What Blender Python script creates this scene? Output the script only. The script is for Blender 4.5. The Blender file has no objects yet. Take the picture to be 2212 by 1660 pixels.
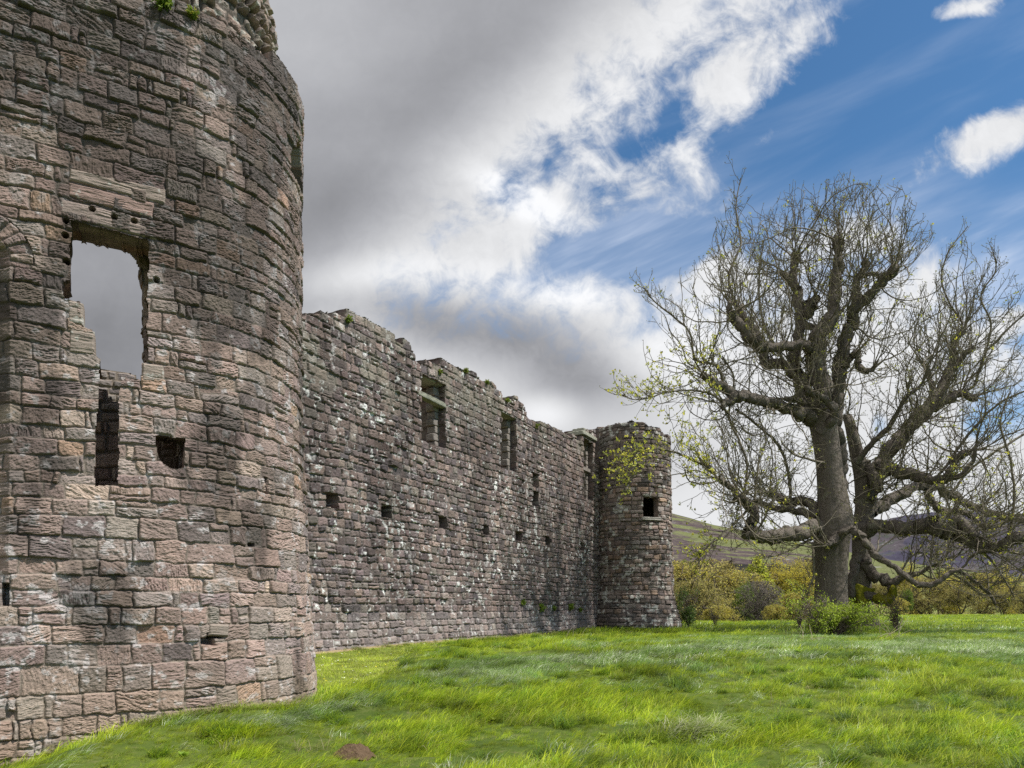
import bpy, math, random
import numpy as np
R = math.radians
rng = np.random.default_rng(7)
random.seed(7)
scene = bpy.context.scene

# ------------------------------------------------------------------ camera
EYE = 1.65
FOC = 1500.0                       # focal length in units of a 2212 px wide frame
CX, HY = 1106.0, 1310.0            # principal column and horizon row
cam_d = bpy.data.cameras.new("camera")
cam = bpy.data.objects.new("camera", cam_d)
scene.collection.objects.link(cam)
scene.camera = cam
cam.location = (0, 0, EYE)
cam.rotation_euler = (R(90), 0, 0)
cam_d.sensor_width = 36
cam_d.lens = 36 * FOC / 2212
cam_d.shift_y = 480 / 2212
cam_d.clip_start = 0.1
cam_d.clip_end = 20000

# ------------------------------------------------------------------ render look
scene.view_settings.view_transform = 'Standard'
scene.view_settings.look = 'None'
scene.view_settings.exposure = 0.3
scene.view_settings.gamma = 1.0
scene.cycles.use_denoising = False
scene.cycles.max_bounces = 5
scene.cycles.diffuse_bounces = 3
scene.cycles.glossy_bounces = 2
scene.cycles.transmission_bounces = 3
scene.cycles.transparent_max_bounces = 6

# ------------------------------------------------------------------ sun
SUN_AZ = R(107)          # clockwise from +Y (north): sun to the right, a little behind the lens plane
SUN_EL = R(55)
sd = np.array([math.sin(SUN_AZ) * math.cos(SUN_EL), math.cos(SUN_AZ) * math.cos(SUN_EL), math.sin(SUN_EL)])
sl = bpy.data.lights.new("sun", 'SUN')
sl.energy = 5.0
sl.angle = R(1.2)
sl.color = (1.0, 0.96, 0.90)
so = bpy.data.objects.new("sun", sl)
scene.collection.objects.link(so)
so.rotation_euler = (R(90) - SUN_EL, 0, math.pi - SUN_AZ)

# ------------------------------------------------------------------ node helpers
class S:
    """A socket wrapper: arithmetic on it adds Math nodes."""
    def __init__(self, nt, sock): self.nt, self.k = nt, sock
    def _m(self, op, *a, clamp=False):
        n = self.nt.nodes.new('ShaderNodeMath'); n.operation = op; n.use_clamp = clamp
        for i, v in enumerate((self,) + a):
            if isinstance(v, S): self.nt.links.new(v.k, n.inputs[i])
            else: n.inputs[i].default_value = v
        return S(self.nt, n.outputs[0])
    def __add__(s, o): return s._m('ADD', o)
    __radd__ = __add__
    def __mul__(s, o): return s._m('MULTIPLY', o)
    __rmul__ = __mul__
    def __sub__(s, o): return s._m('SUBTRACT', o)
    def __rsub__(s, o): return (s * -1.0) + o
    def __truediv__(s, o): return s._m('DIVIDE', o)
    def max(s, o): return s._m('MAXIMUM', o)
    def min(s, o): return s._m('MINIMUM', o)
    def pow(s, o): return s._m('POWER', o)
    def smax(s, o, d): return s._m('SMOOTH_MAX', o, d)
    def clamp(s): return s._m('ADD', 0.0, clamp=True)

def sstep(nt, v, a, b, lo=0.0, hi=1.0):
    n = nt.nodes.new('ShaderNodeMapRange'); n.interpolation_type = 'SMOOTHSTEP'
    nt.links.new(v.k, n.inputs[0])
    n.inputs[1].default_value, n.inputs[2].default_value = a, b
    n.inputs[3].default_value, n.inputs[4].default_value = lo, hi
    return S(nt, n.outputs[0])

def comb(nt, x, y, z=0.0):
    n = nt.nodes.new('ShaderNodeCombineXYZ')
    for i, v in enumerate((x, y, z)):
        if isinstance(v, S): nt.links.new(v.k, n.inputs[i])
        else: n.inputs[i].default_value = v
    return S(nt, n.outputs[0])

def noise(nt, vec, scale, detail=4, rough=0.55, dist=0.0, out=0):
    n = nt.nodes.new('ShaderNodeTexNoise')
    if vec is not None: nt.links.new(vec.k, n.inputs['Vector'])
    n.inputs['Scale'].default_value = scale
    n.inputs['Detail'].default_value = detail
    n.inputs['Roughness'].default_value = rough
    n.inputs['Distortion'].default_value = dist
    return S(nt, n.outputs[out])

def mapping(nt, vec, loc=(0, 0, 0), rot=(0, 0, 0), sc=(1, 1, 1)):
    n = nt.nodes.new('ShaderNodeMapping')
    nt.links.new(vec.k, n.inputs[0])
    n.inputs[1].default_value, n.inputs[2].default_value, n.inputs[3].default_value = loc, rot, sc
    return S(nt, n.outputs[0])

def mix(nt, f, a, b, mode='MIX'):
    n = nt.nodes.new('ShaderNodeMix'); n.data_type = 'RGBA'; n.blend_type = mode
    for key, v in ((0, f), (6, a), (7, b)):
        if isinstance(v, S): nt.links.new(v.k, n.inputs[key])
        elif key == 0: n.inputs[0].default_value = v
        else: n.inputs[key].default_value = (*v, 1)
    return S(nt, n.outputs[2])

# ------------------------------------------------------------------ sky
world = bpy.data.worlds.new("World"); scene.world = world
world.use_nodes = True
wt = world.node_tree
wt.nodes.clear()
def blob(nt, p, x, y, rx, ry, ang=0):
    """1 in the middle of an ellipse of sky directions, 0 at its rim"""
    n = nt.nodes.new('ShaderNodeMapping'); n.vector_type = 'TEXTURE'
    nt.links.new(p.k, n.inputs[0])
    n.inputs[1].default_value = (x / 100, -y / 100, 0)
    n.inputs[2].default_value = (0, 0, R(ang))
    n.inputs[3].default_value = (rx / 100, ry / 100, 1)
    g = nt.nodes.new('ShaderNodeTexGradient'); g.gradient_type = 'SPHERICAL'
    nt.links.new(n.outputs[0], g.inputs[0])
    return sstep(nt, S(nt, g.outputs[1]), 0, 1)
def make_sky():
    nt = wt
    sky = nt.nodes.new('ShaderNodeTexSky'); sky.sky_type = 'NISHITA'
    sky.sun_disc = False; sky.sun_elevation = SUN_EL; sky.sun_rotation = SUN_AZ
    sky.air_density = 1.0; sky.dust_density = 0.3; sky.ozone_density = 2.5
    tc = nt.nodes.new('ShaderNodeTexCoord')
    sep = nt.nodes.new('ShaderNodeSeparateXYZ'); nt.links.new(tc.outputs['Generated'], sep.inputs[0])
    dx, dy, dz = (S(nt, sep.outputs[i]) for i in range(3))
    yy = dy.max(0.15)
    # flat chart of sky directions, hundred units of it to one unit
    X = dx / yy * (FOC / 100) + CX / 100
    Y = dz / yy * (FOC / 100) - HY / 100       # minus the row
    P = comb(nt, X, Y)
    w1 = noise(nt, P, 0.22, 5, 0.6, out=1)
    vm = nt.nodes.new('ShaderNodeVectorMath'); vm.operation = 'MULTIPLY_ADD'
    nt.links.new(w1.k, vm.inputs[0]); vm.inputs[1].default_value = (1.0, 1.0, 0); vm.inputs[2].default_value = (-0.5, -0.5, 0)
    va = nt.nodes.new('ShaderNodeVectorMath'); va.operation = 'ADD'
    nt.links.new(P.k, va.inputs[0]); nt.links.new(vm.outputs[0], va.inputs[1])
    Q = S(nt, va.outputs[0])
    sq = nt.nodes.new('ShaderNodeSeparateXYZ'); nt.links.new(Q.k, sq.inputs[0])
    qx, qy = S(nt, sq.outputs[0]), S(nt, sq.outputs[1])
    f1 = (qx - 15.9) * -0.70 + (qy + 0.0) * 0.713               # big mass, up-left of the diagonal
    right = (qx - 19.5).max(0.0) * 0.75
    f2 = (qy + 5.9) * -1.0 - right - 0.1                        # low bank
    fine = noise(nt, P, 0.75, 9, 0.60, 0.5) - 0.5
    finer = noise(nt, P, 2.6, 7, 0.62, 0.8) - 0.5
    body = f1.smax(f2, 0.6).max(-2.5)
    edge = body
    for x, y, rx, ry, a, w in ((1450, 400, 270, 150, 25, 2.1), (1640, 110, 260, 160, 40, 1.7), (1560, 210, 150, 120, 0, 1.6),
                               (1790, 60, 150, 80, 25, 0.9), (1050, 545, 190, 90, 10, 2.2), (1190, 450, 120, 80, 30, 1.2), (2110, 310, 280, 110, 20, 3.3), (2240, 260, 170, 90, 0, 1.6), (2100, 15, 150, 50, 10, 2.8),
                               (1655, 300, 80, 40, 40, 2.2), (1560, 580, 160, 80, 0, 1.2), (1850, 480, 60, 40, 0, 1.6),
                               (1820, 520, 230, 70, 0, 1.6), (2190, 690, 150, 60, 20, 1.6), (2010, 600, 50, 60, 0, 1.0)):
        edge = edge + blob(nt, P, x, y, rx, ry, a) * w
    for x, y, rx, ry, a, w in ((1395, 310, 110, 60, 20, 1.2), (1390, 535, 220, 90, 8, 4.6), (1460, 520, 120, 50, -10, 2.4), (2150, 900, 150, 90, 25, 4.6),
                               (1640, 1135, 120, 40, 0, 3.0), (1900, 930, 60, 90, 0, 3.2), (2240, 560, 150, 140, 0, 1.5), (1640, 540, 60, 60, 0, 1.0)):
        edge = edge - blob(nt, P, x, y, rx, ry, a) * w
    calm = sstep(nt, body, 0.5, 3.2, 1.0, 0.25)
    dens = edge + (fine * 6.0 + finer * 1.9) * calm
    cov = sstep(nt, dens, -1.2, 1.2)
    # brightness of the cloud: white where thin, grey where deep
    grey = sstep(nt, f1 + fine * 0.8, 0.6, 3.2)
    big = noise(nt, mapping(nt, P, rot=(0, 0, R(-40)), sc=(0.6, 1.3, 1)), 0.30, 4, 0.5)
    lum = grey * -0.35 + 0.66
    lum = lum - sstep(nt, Y, -5.5, -7.5) * sstep(nt, X, 14.5, 11.0) * 0.07 + (big - 0.5) * 0.16 + fine * 0.22 * calm + finer * 0.14 * calm
    for x, y, rx, ry, a, w in ((620, 60, 420, 300, 0, 0.12), (1125, 430, 60, 200, 62, 0.22), (850, 450, 330, 160, 0, -0.09),
                               (760, 590, 260, 60, 10, 0.10), (1050, 610, 330, 80, -5, 0.08), (1120, 740, 360, 130, -20, -0.22), (980, 700, 380, 120, 0, -0.12), (1250, 760, 260, 120, 0, -0.08), (800, 660, 240, 60, 0, -0.08),
                               (1290, 850, 260, 110, 0, -0.2), (900, 700, 200, 90, -30, -0.10), (1230, 640, 180, 60, 0, 0.12),
                               (1180, 890, 110, 60, 0, 0.20), (1400, 980, 300, 120, 0, -0.14), (1450, 760, 200, 130, 0, 0.10), (230, 600, 260, 300, 0, -0.02)):
        lum = lum + blob(nt, P, x, y, rx, ry, a) * w
    thick = sstep(nt, dens, 0.0, 2.2, 0.0, 1.0)
    lum = lum.max(0.20).min(0.80) + sstep(nt, dy, 0.56, 0.15) * 0.42  # last term is added fill light: clouds outside the view made brighter
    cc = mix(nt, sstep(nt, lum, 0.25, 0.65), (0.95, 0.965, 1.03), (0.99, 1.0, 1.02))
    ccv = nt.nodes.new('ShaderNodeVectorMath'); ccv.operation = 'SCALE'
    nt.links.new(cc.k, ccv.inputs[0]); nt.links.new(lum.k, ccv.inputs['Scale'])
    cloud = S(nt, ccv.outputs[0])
    # blue: the sky texture, with thin streaks of high cloud
    sc_ = nt.nodes.new('ShaderNodeVectorMath'); sc_.operation = 'SCALE'
    nt.links.new(sky.outputs[0], sc_.inputs[0]); sc_.inputs['Scale'].default_value = 0.1
    hs = nt.nodes.new('ShaderNodeHueSaturation'); nt.links.new(sc_.outputs[0], hs.inputs['Color'])
    hs.inputs['Saturation'].default_value = 1.12; hs.inputs['Value'].default_value = 0.95
    blue = mix(nt, 1.0, S(nt, hs.outputs[0]), (0.78, 1.0, 1.05), 'MULTIPLY')
    mp = nt.nodes.new('ShaderNodeMapping'); mp.vector_type = 'TEXTURE'; nt.links.new(P.k, mp.inputs[0])
    mp.inputs[2].default_value = (0, 0, R(24)); mp.inputs[3].default_value = (6, 1, 1)
    st = noise(nt, S(nt, mp.outputs[0]), 0.9, 5, 0.55, 0.3)
    low = sstep(nt, Y, -3.2, -6.2)
    veil = sstep(nt, st, 0.42, 0.80) * (low * 0.60 + 0.14) + low * 0.22
    blue = mix(nt, veil.clamp(), blue, (0.62, 0.68, 0.80))
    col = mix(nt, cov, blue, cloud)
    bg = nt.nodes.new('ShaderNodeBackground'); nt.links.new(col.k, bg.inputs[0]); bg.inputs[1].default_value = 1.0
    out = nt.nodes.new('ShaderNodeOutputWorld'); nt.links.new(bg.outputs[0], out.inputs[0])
make_sky()
world.cycles.sampling_method = 'MANUAL'
world.cycles.sample_map_resolution = 512

# ------------------------------------------------------------------ object helpers
C = scene.collection
def tag(o, label=None, cat=None, group=None, kind=None):
    if label: o['label'] = label
    if cat: o['category'] = cat
    if group: o['group'] = group
    if kind: o['kind'] = kind
    return o
def empty(name, loc=(0, 0, 0)):
    o = bpy.data.objects.new(name, None); C.objects.link(o); o.location = loc
    o.empty_display_size = 0.2
    return o
def attach(o, parent):
    o.parent = parent
    o.location = -np.array(parent.location)
    return o
def mesh_obj(name, V, F, mat, parent=None, cols=None, vecs=None, smooth=False, link=True):
    """V (n,3); F list of (m,k) int arrays"""
    me = bpy.data.meshes.new(name)
    V = np.asarray(V, dtype=np.float32)
    F = [np.asarray(f, dtype=np.int32) for f in F if len(f)]
    nl = sum(f.size for f in F); nf = sum(len(f) for f in F)
    me.vertices.add(len(V)); me.vertices.foreach_set('co', V.ravel())
    me.loops.add(nl); me.polygons.add(nf)
    me.loops.foreach_set('vertex_index', np.concatenate([f.ravel() for f in F]))
    sizes = np.concatenate([np.full(len(f), f.shape[1], dtype=np.int32) for f in F])
    me.polygons.foreach_set('loop_start', np.concatenate([[0], np.cumsum(sizes)[:-1]]).astype(np.int32))
    me.polygons.foreach_set('loop_total', sizes)
    me.polygons.foreach_set('use_smooth', np.full(nf, smooth))
    if cols is not None:
        a = me.attributes.new('col', 'FLOAT_COLOR', 'POINT')
        c4 = np.ones((len(V), 4), dtype=np.float32); c4[:, :3] = cols
        a.data.foreach_set('color', c4.ravel())
    if vecs is not None:
        a = me.attributes.new('sco', 'FLOAT_VECTOR', 'POINT')
        a.data.foreach_set('vector', np.asarray(vecs, dtype=np.float32).ravel())
    me.update()
    me.validate(verbose=False)
    me.materials.append(mat)
    o = bpy.data.objects.new(name, me)
    if link: C.objects.link(o)
    if parent is not None: attach(o, parent)
    return o
def P(px, py, Y):
    return np.array([(px - CX) / FOC * Y, Y, EYE + (HY - py) / FOC * Y])

# ------------------------------------------------------------------ noise in numpy
def _h(ix, iy, seed):
    h = (ix.astype(np.int64) * 374761393 + iy.astype(np.int64) * 668265263 + seed * 974711) & 0xFFFFFFFF
    h = ((h ^ (h >> 13)) * 1274126177) & 0xFFFFFFFF
    h = ((h ^ (h >> 16)) * 2246822519) & 0xFFFFFFFF
    return ((h ^ (h >> 15)) & 0xFFFFFF) / float(0xFFFFFF)
def vn(x, y, seed=0):
    ix, iy = np.floor(x), np.floor(y)
    fx, fy = x - ix, y - iy
    fx, fy = fx * fx * (3 - 2 * fx), fy * fy * (3 - 2 * fy)
    ix, iy = ix.astype(np.int64), iy.astype(np.int64)
    a, b = _h(ix, iy, seed), _h(ix + 1, iy, seed)
    c, d = _h(ix, iy + 1, seed), _h(ix + 1, iy + 1, seed)
    return (a + (b - a) * fx) * (1 - fy) + (c + (d - c) * fx) * fy
def fbm(x, y, seed=0, o=4, g=0.5):
    t, a, s = 0, 1.0, 0
    for k in range(o):
        t = t + a * vn(x * 2 ** k + 17.3 * k, y * 2 ** k - 9.1 * k, seed + k); s += a; a *= g
    return t / s
def smst(a, b, x):
    t = np.clip((x - a) / (b - a), 0, 1)
    return t * t * (3 - 2 * t)
def in_poly(px, py, poly):
    inside = np.zeros(px.shape, bool)
    n = len(poly)
    for i in range(n):
        x1, y1 = poly[i]; x2, y2 = poly[(i + 1) % n]
        if y1 == y2: continue
        c = ((y1 > py) != (y2 > py)) & (px < (x2 - x1) * (py - y1) / (y2 - y1) + x1)
        inside ^= c
    return inside

# ------------------------------------------------------------------ materials
def new_mat(name):
    m = bpy.data.materials.new(name); m.use_nodes = True
    nt = m.node_tree; nt.nodes.clear()
    out = nt.nodes.new('ShaderNodeOutputMaterial')
    return m, nt, out
def attr(nt, name, out):
    n = nt.nodes.new('ShaderNodeAttribute'); n.attribute_name = name
    return S(nt, n.outputs[out])
def principled(nt, out, color, rough=0.9, spec=0.3, height=None, bump=0.5, bdist=0.01):
    p = nt.nodes.new('ShaderNodeBsdfPrincipled')
    if isinstance(color, S): nt.links.new(color.k, p.inputs['Base Color'])
    else: p.inputs['Base Color'].default_value = (*color, 1)
    p.inputs['Roughness'].default_value = rough
    p.inputs['Specular IOR Level'].default_value = spec
    if height is not None:
        b = nt.nodes.new('ShaderNodeBump'); b.inputs['Strength'].default_value = bump
        b.inputs['Distance'].default_value = bdist
        nt.links.new(height.k, b.inputs['Height']); nt.links.new(b.outputs[0], p.inputs['Normal'])
    nt.links.new(p.outputs[0], out.inputs[0])
    return p
def scale_col(nt, c, f):
    v = nt.nodes.new('ShaderNodeVectorMath'); v.operation = 'SCALE'
    nt.links.new(c.k, v.inputs[0])
    if isinstance(f, S): nt.links.new(f.k, v.inputs['Scale'])
    else: v.inputs['Scale'].default_value = f
    return S(nt, v.outputs[0])

def stone_material(name, fine=1.0):
    m, nt, out = new_mat(name)
    col = attr(nt, 'col', 0)
    sco = attr(nt, 'sco', 1)
    st = noise(nt, mapping(nt, sco, sc=(6, 45 * fine, 1)), 1.0, 5, 0.65, 0.6)
    tc = nt.nodes.new('ShaderNodeTexCoord'); ob = S(nt, tc.outputs['Object'])
    gr = noise(nt, ob, 55 * fine, 5, 0.7)
    bl = noise(nt, ob, 9 * fine, 4, 0.6)
    f = (st - 0.5) * 0.75 + (gr - 0.5) * 0.7 + (bl - 0.5) * 0.6 + 1.0
    c = scale_col(nt, col, f)
    h = st * 0.75 + gr * 0.35
    principled(nt, out, c, 0.93, 0.2, h, 0.9, 0.022)
    return m
M_TOWER = stone_material('tower_sandstone')
M_WALL = stone_material('curtain_sandstone', 0.6)
M_FAR = stone_material('corner_sandstone', 0.45)

# ------------------------------------------------------------------ masonry
def layout(Sg, Zg, zb, seed, wmean=0.42, narrow=0.12, wob=1.0, split=0.07):
    """coursed rubble: for each point the stone it belongs to and where in it"""
    r = np.random.default_rng(seed)
    Zw = Zg + wob * (0.05 * (fbm(Sg * 0.55, Zg * 0.5, seed + 3, 2) - 0.5) * 2 + 0.030 * (fbm(Sg * 5, Zg * 5, seed + 5, 3) - 0.5) * 2)
    Sw = Sg + wob * 0.036 * (fbm(Sg * 6 + 40, Zg * 5, seed + 9, 3) - 0.5) * 2
    zb = np.asarray(zb)
    ci = np.clip(np.searchsorted(zb, Zw) - 1, 0, len(zb) - 2)
    out = {k: np.zeros(Sg.shape, np.float32) for k in ('cx', 'cz', 'hw', 'hh')}
    sid = np.zeros(Sg.shape, np.int64)
    smin, smax = Sg.min() - 1, Sg.max() + 1
    nid = 0
    for c in range(len(zb) - 1):
        m = ci == c
        hgt = zb[c + 1] - zb[c]
        xs = [smin + r.random() * 0.3]
        while xs[-1] < smax:
            u = r.random()
            if u < narrow: w = r.uniform(0.07, 0.13) * wmean / 0.42
            else: w = np.clip(r.normal(wmean, wmean * 0.32), wmean * 0.42, wmean * 1.9)
            xs.append(xs[-1] + w)
        xs = np.array(xs); n = len(xs)
        if m.any():
            k = np.clip(np.searchsorted(xs, Sw[m]) - 1, 0, n - 2)
            x0, x1 = xs[k], xs[k + 1]
            z0 = np.full(k.shape, zb[c]); z1 = np.full(k.shape, zb[c + 1])
            # each stone sits a little high or low of the course line
            spl = (r.random(n) < split) & (hgt > 0.2); sp = r.uniform(0.35, 0.65, n)
            zz = Zw[m]; zc = zb[c] + sp[k] * hgt
            up = spl[k] & (zz > zc); dn = spl[k] & ~up
            z0 = np.where(up, zc, z0); z1 = np.where(dn, zc, z1)
            out['cx'][m] = (x0 + x1) / 2; out['hw'][m] = (x1 - x0) / 2
            out['cz'][m] = (z0 + z1) / 2; out['hh'][m] = (z1 - z0) / 2
            sid[m] = nid + k * 2 + up
        nid += 2 * n
    out.update(id=sid, Sw=Sw, Zw=Zw, n=nid + 2, course=ci)
    return out

def stone_field(L, seed, grid_s, grid_z, palette, weights, gap=0.008, edge=0.03, relief=0.032, proud=0.014, ripple=0.016,
                mortar=(0.24, 0.20, 0.165), vert=0.14, tint=0.12, rad=0.03, sfreq=22):
    """height over the wall plane, colour and strata coordinates for each point"""
    r = np.random.default_rng(seed + 100)
    n = L['n']
    dx, dz = L['Sw'] - L['cx'], L['Zw'] - L['cz']
    qx, qz = L['hw'] - np.abs(dx), L['hh'] - np.abs(dz)
    rr = np.minimum(rad, np.minimum(L['hw'], L['hh']) * 0.6)
    d = np.minimum(qx, qz)
    cor = (qx < rr) & (qz < rr)
    d = np.where(cor, rr - np.sqrt((rr - qx) ** 2 + (rr - qz) ** 2), d)
    id_ = L['id']
    g = gap * (0.6 + 1.3 * fbm(grid_s * 2.2, grid_z * 2.2, seed + 31, 2))
    d = d + 0.022 * (fbm(grid_s * 13, grid_z * 13, seed + 33, 3) - 0.5)
    e = np.clip((d - g) / edge, 0, 1)
    prof = 1 - (1 - e) ** 2.0
    th = r.normal(0, 0.17, n); th = np.where(r.random(n) < vert, math.pi / 2 + r.normal(0, 0.15, n), th)
    th = np.where(r.random(n) < 0.12, r.uniform(-0.8, 0.8, n), th)[id_]
    a = dx * np.cos(th) + dz * np.sin(th)
    b = -dx * np.sin(th) + dz * np.cos(th)
    ph = (r.random(n) * 50)[id_]
    wv = 0.035 * (fbm(a * 5 + ph, b * 5, seed + 41, 2) - 0.5)
    fq = r.uniform(0.75, 1.9, n)[id_]
    rp = fbm(a * 4.5 * fq + ph, (b + wv) * sfreq * fq + ph * 3, seed + 51, 4, 0.62)
    rid = 1 - np.abs(2 * rp - 1)
    am0 = r.uniform(0.25, 1.45, n); am0 = np.where(r.random(n) < 0.22, 0.12, am0)
    amp = am0[id_]
    pit = fbm(grid_s * sfreq * 1.3, grid_z * sfreq * 1.3, seed + 55, 3, 0.6) - 0.5
    tx, tz = r.normal(0, 0.05, n)[id_], r.normal(0, 0.06, n)[id_]
    pr = r.normal(0, proud, n)[id_]
    h = prof * (relief + pr + tx * dx + tz * dz + ripple * amp * (rid - 0.6) * 1.6 + ripple * 1.1 * pit * (1.3 - 0.6 * amp)) - relief * 0.6
    h += prof * 0.012 * (fbm(grid_s * 9, grid_z * 9, seed + 61, 3) - 0.5)
    h += 0.05 * (fbm(grid_s * 0.7, grid_z * 0.7, seed + 71, 2) - 0.5)
    pal = np.array(palette); w = np.array(weights, float); w /= w.sum()
    ids = r.choice(len(pal), n, p=w)
    br = np.exp(r.normal(0, tint, n))
    cst = pal[ids] * br[:, None] * (1 + r.normal(0, 0.014, (n, 3)))
    col = cst[id_]
    col = col * ((0.86 + 0.28 * fbm(a * 4 + ph, b * 14, seed + 77, 2)) * (0.74 + 0.46 * rid * np.minimum(1, 0.4 + amp) + 0.1 * (1 - np.minimum(1, amp))))[..., None]  # ridge tops lighter, grooves darker: raking light put into the stone colour
    mc = np.array(mortar) * (0.75 + 0.5 * fbm(grid_s * 7, grid_z * 7, seed + 81, 2))[..., None]
    mm = np.clip(1 - e * 2.2, 0, 1)[..., None]
    col = col * (1 - mm) + mc * mm
    sco = np.stack([a + ph, b + ph * 1.7, np.zeros_like(a)], -1)
    return h, col, sco

def speckle(col, s, z, seed, c, thr, amount=0.85, scale=7.0, zoning=None):
    f = fbm(s * scale, z * scale, seed, 4, 0.6)
    zn = fbm(s * 0.6, z * 0.6, seed + 7, 2)
    t = thr - (zn - 0.5) * 0.22
    if zoning is not None: t = t - zoning
    m = (smst(t, t + 0.05, f) * amount)[..., None]
    return col * (1 - m) + np.array(c) * m

def masonry(name, mat, parent, svals, zvals, pos, field, keep, depth=1.2, nlev=6, seed=0, palette=None,
            open_bottom=True, tops=True, back=True, splay=0.0, jag_amp=1.0):
    """svals, zvals: 1-D; pos(s,z,h)->xyz; field(S,Z)->(h,col,sco,layout); keep(Sc,Zc,L)->bool on cells"""
    Sg, Zg = np.meshgrid(svals, zvals, indexing='ij')
    h, col, sco, L = field(Sg, Zg)
    ns, nz = Sg.shape
    Sc = (Sg[:-1, :-1] + Sg[1:, 1:]) / 2; Zc = (Zg[:-1, :-1] + Zg[1:, 1:]) / 2
    Lc = {k: (v[:-1, :-1] if isinstance(v, np.ndarray) else v) for k, v in L.items()}
    K = keep(Sc, Zc, Lc)
    V = pos(Sg, Zg, h)
    idx = np.arange(ns * nz).reshape(ns, nz)
    q = np.stack([idx[:-1, :-1], idx[1:, :-1], idx[1:, 1:], idx[:-1, 1:]], -1)[K]
    # boundary edges
    Kp = np.zeros((ns + 1, nz + 1), bool); Kp[1:-1, 1:-1] = K       # cell (i,j) at Kp[i+1,j+1]
    eV = Kp[:-1, 1:-1] != Kp[1:, 1:-1]                              # edge at column i, between j and j+1 -> (ns, nz-1)
    eH = Kp[1:-1, :-1] != Kp[1:-1, 1:]                              # (ns-1, nz)
    if not tops: eH[:, -1] = False
    if open_bottom: eH[:, 0] = False
    iv, jv = np.nonzero(eV); ih, jh = np.nonzero(eH)
    ea = np.concatenate([idx[iv, jv], idx[ih, jh]]); eb = np.concatenate([idx[iv, jv + 1], idx[ih + 1, jh]])
    bu = np.unique(np.concatenate([ea, eb]))
    bi, bj = bu // nz, bu % nz
    # direction into the kept stone
    k00, k10, k01, k11 = Kp[bi, bj], Kp[bi + 1, bj], Kp[bi, bj + 1], Kp[bi + 1, bj + 1]
    ds = (k10.astype(float) + k11) - (k00.astype(float) + k01); dz = (k01.astype(float) + k11) - (k00.astype(float) + k10)
    nn = np.hypot(ds, dz) + 1e-6; ds /= nn; dz /= nn
    bs, bz = Sg[bi, bj], Zg[bi, bj]
    allV = [V.reshape(-1, 3)]; allC = [col.reshape(-1, 3)]; allS = [sco.reshape(-1, 3)]; faces = [q]
    lut = np.full(ns * nz, -1); lut[bu] = np.arange(len(bu))
    prev_a, prev_b = ea, eb
    base = ns * nz
    cz = L['cz'][bi, bj]; cid = L['course'][bi, bj] if 'course' in L else np.zeros(len(bu), int)
    pal = np.array(palette)
    h0 = h[bi, bj]
    for k in range(1, nlev + 1):
        dpt = depth * (k / nlev) ** 1.15
        blk = np.floor((dpt + 0.17 * (cid % 3)) / 0.36)
        rnd = _h(blk + 100, cid.astype(float) * 7 + np.floor(bs / 0.5) * (np.abs(dz) > 0.7), seed + 5)
        rough = (fbm(bs * 6 + dpt * 5, bz * 6 + dpt * 3, seed + 8, 2) - 0.5) * 0.07 * jag_amp + (rnd - 0.5) * 0.03
        off = rough if k < nlev else 0
        off = off + splay * dpt
        pv = pos(bs + ds * off, bz + dz * off, -dpt + h0 * 0)
        cc = pal[(rnd * 997).astype(int) % len(pal)] * (0.6 + 0.6 * fbm(bs * 8 + dpt * 9, bz * 8, seed + 9, 2))[:, None]
        allV.append(pv); allC.append(cc); allS.append(np.stack([bs + dpt, bz + rnd, rnd], -1))
        na, nb = base + lut[ea], base + lut[eb]
        faces.append(np.stack([prev_a, prev_b, nb, na], -1))
        prev_a, prev_b = na, nb
        base += len(bu)
    V = np.concatenate(allV); Cc = np.concatenate(allC); Sx = np.concatenate(allS); F = np.concatenate(faces)
    if back:
        st = 6
        i_, j_ = np.arange(0, ns, st), np.arange(0, nz, st)
        bS, bZ = np.meshgrid(svals[i_], zvals[j_], indexing='ij')
        bV = pos(bS, bZ, np.full(bS.shape, -depth)).reshape(-1, 3)
        bidx = np.arange(len(bV)).reshape(bS.shape) + base
        ci_ = np.minimum(i_[:-1] + st // 2, ns - 2); cj_ = np.minimum(j_[:-1] + st // 2, nz - 2)
        cs = np.pad(np.cumsum(np.cumsum(K.astype(np.int64), 0), 1), ((1, 0), (1, 0)))
        mg = 14
        ia, ib = np.clip(i_[:-1] - mg, 0, ns - 1), np.clip(i_[:-1] + st + mg, 0, ns - 1); ja, jb = np.clip(j_[:-1] - mg, 0, nz - 1), np.clip(j_[:-1] + st + mg, 0, nz - 1)
        tot = cs[np.ix_(ib, jb)] - cs[np.ix_(ia, jb)] - cs[np.ix_(ib, ja)] + cs[np.ix_(ia, ja)]
        Kb = tot == ((ib - ia)[:, None] * (jb - ja)[None, :])
        qb = np.stack([bidx[:-1, :-1], bidx[1:, :-1], bidx[1:, 1:], bidx[:-1, 1:]], -1)[Kb]
        V = np.concatenate([V, bV]); F = np.concatenate([F, qb])
        Cc = np.concatenate([Cc, np.tile(pal[0] * 0.8, (len(bV), 1))]); Sx = np.concatenate([Sx, bV])
    used = np.zeros(len(V), bool); used[F.ravel()] = True
    rm = np.cumsum(used) - 1
    return mesh_obj(name, V[used], [rm[F]], mat, parent, Cc[used], Sx[used])

def courses(z0, z1, lo, hi, seed, fixed=()):
    r = np.random.default_rng(seed)
    zs = [z0]
    fx = sorted(f for f in fixed)
    if fx:
        while zs[-1] < fx[0] - hi: zs.append(zs[-1] + r.uniform(lo, hi))
        zs += fx
    while zs[-1] < z1 + 0.5: zs.append(zs[-1] + r.uniform(lo, hi))
    return np.array(zs)

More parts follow.
